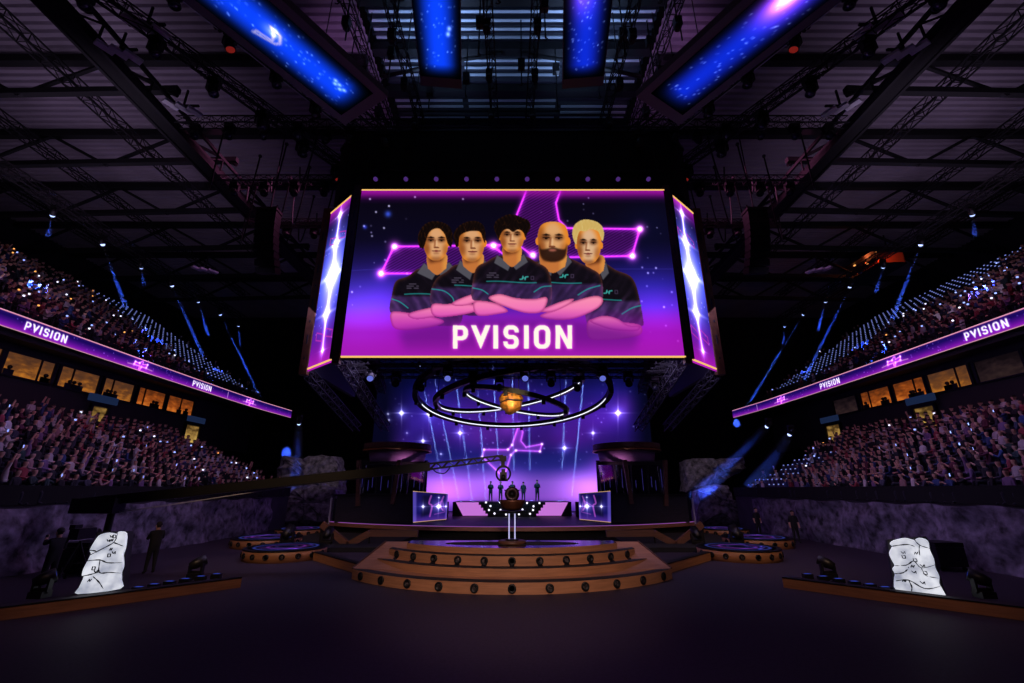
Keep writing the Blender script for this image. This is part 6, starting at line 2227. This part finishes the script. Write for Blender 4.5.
for p in single:
    s, tier, i, x, y, z = p
    k = RS.choices(range(5), (8, 2.5, .5, .8, 1.2))[0]
    rz = -s * PI / 2 * -1 + RS.uniform(-.3, .3) + (0.35 if s < 0 else -0.35)
    o = bpy.data.objects.new('person', variants[k][1])
    COL.objects.link(o)
    o.location = (x, y, z)
    # figures face -Y: turn them to look across the floor towards the stage
    rz = (PI / 2 + 0.5 if s < 0 else -PI / 2 - 0.5) + RS.uniform(-.35, .35)
    o.rotation_euler = (0, 0, rz)
    sc = RS.uniform(.94, 1.06)
    o.scale = (sc, sc, sc)
    what = {'lap': 'with hands in the lap', 'clap': 'clapping', 'up': 'raising both arms', 'one_up': 'raising one arm', 'phone': 'holding up a lit phone'}[variants[k][0]]
    tag(o, 'seated spectator %s, %s row, %s' % (what, ORD[i], stand_word[s]), 'person', 'spectators %s, row %s, %s' % (what, ORD[i], stand_word[s]))
    if variants[k][0] == 'phone':
        h_ = Vector(variants[k][3]['haR'][:3]) * sc
        hp = Matrix.Rotation(rz, 3, 'Z') @ h_
        phones.append((s, i, Vector((x, y, z)) + hp, rz))
first = True
for s, i, p, rz in phones:
    ph = phone_me if first else phone_me.copy()
    if not first:
        COL.objects.link(ph)
    first = False
    ph.location = p + Vector((0, 0, 0.06))
    ph.rotation_euler = (0, 0, rz)
    tag(ph, 'glowing phone held up in the %s row of the %s' % (ORD[i], stand_word[s]), 'phone', 'phones in row %s, %s' % (ORD[i], stand_word[s]))
cw = {(-1, 'lower'): Crowd(), (1, 'lower'): Crowd(), (-1, 'upper'): Crowd(), (1, 'upper'): Crowd()}
lights_c = {k: MB() for k in cw}
for p in rest:
    s, tier, i, x, y, z = p
    k = RS.choices(range(5), (8, 2.5, .4, .7, .8))[0]
    rz = (PI / 2 + 0.5 if s < 0 else -PI / 2 - 0.5) + RS.uniform(-.35, .35)
    cw[(s, tier)].add(LOOK[k], (x, y, z), rz, RS.uniform(.94, 1.06), SHIRTC[RS.randrange(len(SHIRTC))])
    if RS.random() < (0.10 if tier == 'lower' else 0.16):
        q = Matrix.Rotation(rz, 3, 'Z') @ Vector((.12, -.45, 1.05))
        lights_c[(s, tier)].box((x + q.x, y + q.y, z + q.z), (.08, .08, .09), RS.choices((0, 1, 2), (6, 2, 2))[0])
for (s, tier), c in cw.items():
    o = c.build('crowd')
    tag(o, 'mass of spectators filling the %s stand %s' % (tier, SIDE[s]), 'crowd', None, 'stuff')
    o = lights_c[(s, tier)].build('crowd_phone_glow', [PHONE, emit('warm_glint', (255, 170, 90), 1.3), emit('white_glint', (230, 230, 255), 1.8)])
    tag(o, 'specks of lit phones among the crowd in the %s stand %s' % (tier, SIDE[s]), 'phone lights', None, 'stuff')

seats = [q for q in seats if visible(q)]
lowers = sorted([q for q in seats if q[1] == 'lower'], key=dist)
uppers = sorted([q for q in seats if q[1] == 'upper'], key=dist)
ind = lowers[:70]
for s in (-1, 1):
    ind += [q for q in uppers if q[0] == s][:110]
ind_set = set(ind)
restm = {-1: MB(), 1: MB()}
used = False
for q in seats:
    s, tier, i, x, y, z = q
    rz = PI / 2 if s < 0 else -PI / 2
    if q in ind_set:
        o = seat0 if not used else seat0.copy()
        if used:
            COL.objects.link(o)
        used = True
        o.location = (x, y, z)
        o.rotation_euler = (0, 0, rz)
        tag(o, 'empty seat with glowing dot, %s row of the %s stand %s' % (ORD[i], tier, SIDE[s]), 'seat', 'empty seats, row %s, %s stand, %s' % (ORD[i], tier, SIDE[s]))
    else:
        M = Matrix.Rotation(rz, 3, 'Z')
        restm[s].add([M @ Vector(v) + Vector((x, y, z)) for v in seat_me_mb.v], seat_me_mb.f, 0)
        k = len(seat_me_mb.f)
        restm[s].m[-k:] = seat_me_mb.m
for s in (-1, 1):
    o = restm[s].build('seat_block', [SEAT_M, SEAT_DOT])
    tag(o, 'block of further empty seats with glowing dots in the upper stand ' + SIDE[s], 'seats', None, 'stuff')
for _, hi, lo, _ in variants:
    if lo.users == 0:
        bpy.data.meshes.remove(lo)

# the five players on the riser, and crew on the floor
TEAL = mat('team_shirt', (34, 52, 66), 0.7)
TEALT = mat('team_trousers', (30, 40, 54), 0.7)
def standing(label, loc, rz, arms, sc=1.0, hair=HAIR, shirt=TEAL, trous=TEALT, group=None, hat=None):
    J, zp = figure('stand', ARMS[arms])
    me = dress(skin_mesh('person', J, E_BODY, 'pel', 2), zp, False, (SKIN, HAIR, shirt, trous))
    o = bpy.data.objects.new('person', me)
    COL.objects.link(o)
    loc = (loc[0], loc[1], loc[2] - 0.022 * sc)
    o.location, o.rotation_euler, o.scale = loc, (0, 0, rz), (sc, sc, sc)
    tag(o, label, 'person', group)
    hb = MB().ball((0, .0, zp + .79), 0.118, 14, 8, 0, (0.84, 1.0, 0.8))
    hb.v = [(x, y + (0.02 if z < zp + .76 else 0), max(z, zp + .755 + (0.035 if y < -.03 else -0.06))) for x, y, z in hb.v]
    h_ = hb.build('hair', hair, o)
    nb2 = MB().ball((0, -.128, zp + .715), 0.021, 8, 5, 0, (0.8, 1.2, 1.3))
    nb2.build('nose', SKIN, o)
    for sg in (-1, 1):
        MB().ball((sg * .094, -.02, zp + .715), 0.028, 8, 5, 0, (0.5, 0.8, 1.2)).build('ear', SKIN, o)
        MB().ball((sg * .034, -.112, zp + .748), 0.012, 8, 5).build('eye', M_BLACK, o)
    MB().box((0, -.100, zp + .662), (0.05, 0.02, 0.010)).build('mouth', mat('lips', (150, 80, 76), .6), o)
    return o
for k, (px_, arms, lab) in enumerate(((490.5, 'cross', 'player with crossed arms nearest the crane in the line of five'), (500.5, 'cross', 'player standing beside the hanging crane camera, second in the line of five'), (512.4, 'cross', 'player in the middle of the line, half hidden behind the trophy'), (523.5, 'down', 'player with arms down just past the trophy, fourth in the line of five'), (537.4, 'cross', 'tallest player at the end of the line away from the crane'))):
    p = at(px_, 502, Y=RY + 1.9)
    standing(lab, (p.x, RY + 1.9, 1.92), RS.uniform(-.2, .2), arms, (1.0, .98, 1.0, .97, 1.06)[k])
DKS = mat('crew_black', (24, 24, 28), 0.8)
crew = [((150, 566), 18.6, 'crew member in black at the base of the camera crane', 0.9, 'clap'), ((48, 575), 15.8, 'crew member in black behind the kerb beside the rock wall, crane side', 1.2, 'phone')]
for (px_, py_), Y, lab, rz, arms in crew:
    p = at(px_, py_, Y=Y)
    standing(lab, (p.x, Y, 0.0), rz + PI, arms, 1.0, HAIR, DKS, DKS)
for k, (px_, Y, lab) in enumerate(((731, 44.0, 'person in black standing before the slanting grey rock'), (757, 32.6, 'person in black standing at the end of the rock wall, side without a crane'), (794, 28.6, 'person in black against the lit patch of the rock wall, side without a crane'), (230, 34.0, 'person in black before the rock wall behind the first round podium, crane side'))):
    x = (px_ - 512) / F * (Y * CP - 2 * SP)
    standing(lab, (x, Y, 0.0), RS.uniform(-.5, .5), 'down', 1.0, HAIR, DKS, DKS)
# camera on a tripod for the crew member by the wall
tp_ = Vector((-12.9, 16.6, 0))
p = at(75, 560, Y=17.2)
tp_ = Vector((p.x, 17.2, 0))
t = empty('tripod_camera', 'black broadcast camera on a tripod beside the rock wall, crane side', 'camera', tp_)
for q in range(3):
    a = 2 * PI * q / 3 + .5
    part(t, 'leg', MB().tube([tp_ + Vector((.5 * math.cos(a), .5 * math.sin(a), 0.02)), tp_ + Vector((0, 0, 1.25))], 0.03, 8), M_BLACK)
part(t, 'camera_body', MB().box(tp_ + Vector((0, 0, 1.5)), (0.34, 0.7, 0.36)), M_LAMP)
part(t, 'lens_barrel', MB().lathe([(0, 0), (.09, 0), (.12, .3), (.1, .3), (0, .26)], 14, tp_ + Vector((0.0, .35, 1.5)), 0, True, Matrix.Rotation(-PI / 2, 3, 'X')), M_BLACK)
part(t, 'viewfinder', MB().box(tp_ + Vector((-.2, -.1, 1.72)), (0.2, 0.3, 0.16)), M_BLACK)

# ------------------------------------------------------------------ floor equipment
DK = ['near the photographer', 'at the inner end']
for s in (-1, 1):
    for k, (px_, Y) in enumerate(((40, 14.2), (195, 17.0))):
        x = (512 - px_) / F * (Y * CP - 2.8 * SP)
        moving_head('black floor lamp behind the wooden kerb %s, %s' % (SIDE[s], DK[k]), (s * x, Y, 0.09 * .95), (s * x * .3, Y + 8, 5), 0.95, False, lens=emit('blue_edge_lens', (40, 60, 200), 1.0))
    for k in range(6):
        u = 0.06 + 0.085 * k
        px_, Y = (212 - 16 * k), 16.4 - .42 * k
        x = (512 - px_) / F * (Y * CP - 2.7 * SP)
        t = empty('led_uplight', 'small blue glowing uplight behind the kerb %s, %s from its inner end' % (SIDE[s], ORD[k]), 'uplight', (s * x, Y, 0))
        part(t, 'case', MB().box((s * x, Y + .25, 0.16), (0.30, 0.16, 0.28)), M_LAMP)
        part(t, 'lens', MB().box((s * x, Y + .25, 0.29), (0.20, 0.10, 0.03)), emit('uplight_blue', (44, 60, 150), 1.0))
    moving_head('large black floor lamp between the round podiums ' + SIDE[s], (s * 11.9, 25.6, 0.13), (s * 10, 40, 10), 1.35, False)
    moving_head('large black floor lamp behind the round podium nearest the steps ' + SIDE[s], (s * 9.9, 25.9, 0.13), (s * 9, 40, 10), 1.2, False)
    for k, (x, y, w, h_) in enumerate(((17.1, 19.5, 1.1, .7),)):
        t = empty('flight_case', 'black flight case by the rock wall %s, %s from the photographer' % (SIDE[s], ORD[k]), 'flight case', (s * x, y, 0))
        part(t, 'body', MB().box((s * x, y, .14 + h_ / 2), (w, 1.0, h_)), M_LAMP)
        part(t, 'lid', MB().box((s * x, y, .14 + h_ + .09), (w + .02, 1.02, .16)), M_BLACK)
        for a in (-1, 1):
            for b2 in (-1, 1):
                part(t, 'caster', MB().lathe([(0, -.03), (.07, -.03), (.07, .03), (0, .03)], 10, (s * x + a * w * .4, y + b2 * .4, .07), 0, True, Mx), M_RUBBER)
# ------------------------------------------------------------------ light
world = bpy.data.worlds.new('world')
scene.world = world
world.use_nodes = True
world.node_tree.nodes['Background'].inputs[0].default_value = (0.10, 0.07, 0.16, 1)
world.node_tree.nodes['Background'].inputs[1].default_value = 0.008

for s in (-1, 1):
    # magenta wash over the lower stands, violet over the upper stands
    area('stand_wash', (s * 12, 25, 21), (s * 24, 25, 4), 330, (1.0, 0.26, 0.66), 3, 24).data.spread = math.radians(95)
    area('upper_wash', (s * 24, 30, 24), (s * 37, 32, 17), 30, (0.62, 0.35, 1.0), 2, 24)
    area('rock_wash', (s * 9.5, 22, 11), (s * 18.5, 24, 1), 420, (0.62, 0.48, 1.0), 2, 16)
    for k_, (xx, yy) in enumerate(((21, 20), (24, 27), (21.5, 32), (23, 36.5), (26, 22))):
        spot('crowd_spot', (s * 18, yy - 3, 20), (s * xx, yy, 5), 2200, (0.22, 0.32, 1.0), 11, 0.9, 0.3)
    # violet light thrown up at the roof
    area('roof_wash', (s * 29, 24, 17.5), (s * 31, 26, 27), 330, (0.80, 0.62, 1.0), 8, 26)
    spot('rock_spot', (s * 10, 34, 14), (s * 19.5, 45, 4.5), 1500, (1.0, 0.85, 0.8), 30, 0.8, 0.5)
    spot('podium_spot', (s * 6.5, 1, 14), (s * 10.8, 23.5, .4), 6000, (1.0, 0.62, 0.34), 26, 0.9, 0.6)
    spot('kerb_spot', (s * 4, 0, 13), (s * 10.5, 14.5, .1), 1500, (1.0, 0.6, 0.4), 22, 0.9, 0.6)
    area('rig_up', (s * 4.0, 19, 25.3), (s * 4.0, 18.5, 28), 190, (0.36, 0.55, 1.0), 3, 5)
    spot('rig_violet', (s * 9, 17, 21.2), (s * 9, 20, 28), 500, (0.8, 0.35, 1.0), 70, 0.9, 0.4)
spot('steps_spot', (0, -4, 11), (0, 17.5, .4), 9500, (1.0, 0.70, 0.58), 32, 0.9, 0.6)
spot('deck_spot', (0, 24, 8.0), (0, 33, .7), 420, (0.2, 0.16, 1.0), 90, 0.9, 1.0)
spot('ramp_spot', (9, 12, 12), (5.3, 20, .5), 900, (1.0, 0.6, 0.2), 14, 0.9, 0.3)
spot('nugget_fill', (0.5, 17.5, 5.5), (0.0, 26.1, 8.4), 5000, (1.0, 0.72, 0.36), 16, 0.9, 0.2)  # added light to brighten the nugget, no fixture stands here
spot('riser_spot', (0, 31, 14), (0, 43.8, 2.6), 9000, (0.25, 0.6, 1.0), 26, 0.9, 0.3)
for s in (-1, 1):
    spot('booth_drum_spot', (s * 7, 33.2, 3.6), (s * 9, 36.5, 5.6), 220, (1.0, 0.4, 0.8), 60, 0.9, 0.2)
area('front_wash', (0, -4, 20), (0, 12, 0), 90, (0.70, 0.5, 1.0), 10, 4)

scene.view_settings.view_transform = 'Standard'
scene.view_settings.look = 'None'
scene.view_settings.exposure = 0.0
scene.view_settings.gamma = 1.0
scene.view_settings.use_curve_mapping = False
scene.cycles.max_bounces = 6
scene.cycles.diffuse_bounces = 2
scene.cycles.glossy_bounces = 3
scene.cycles.transparent_max_bounces = 12
scene.cycles.volume_bounces = 0
scene.cycles.sample_clamp_indirect = 4.0
scene.cycles.use_denoising = True
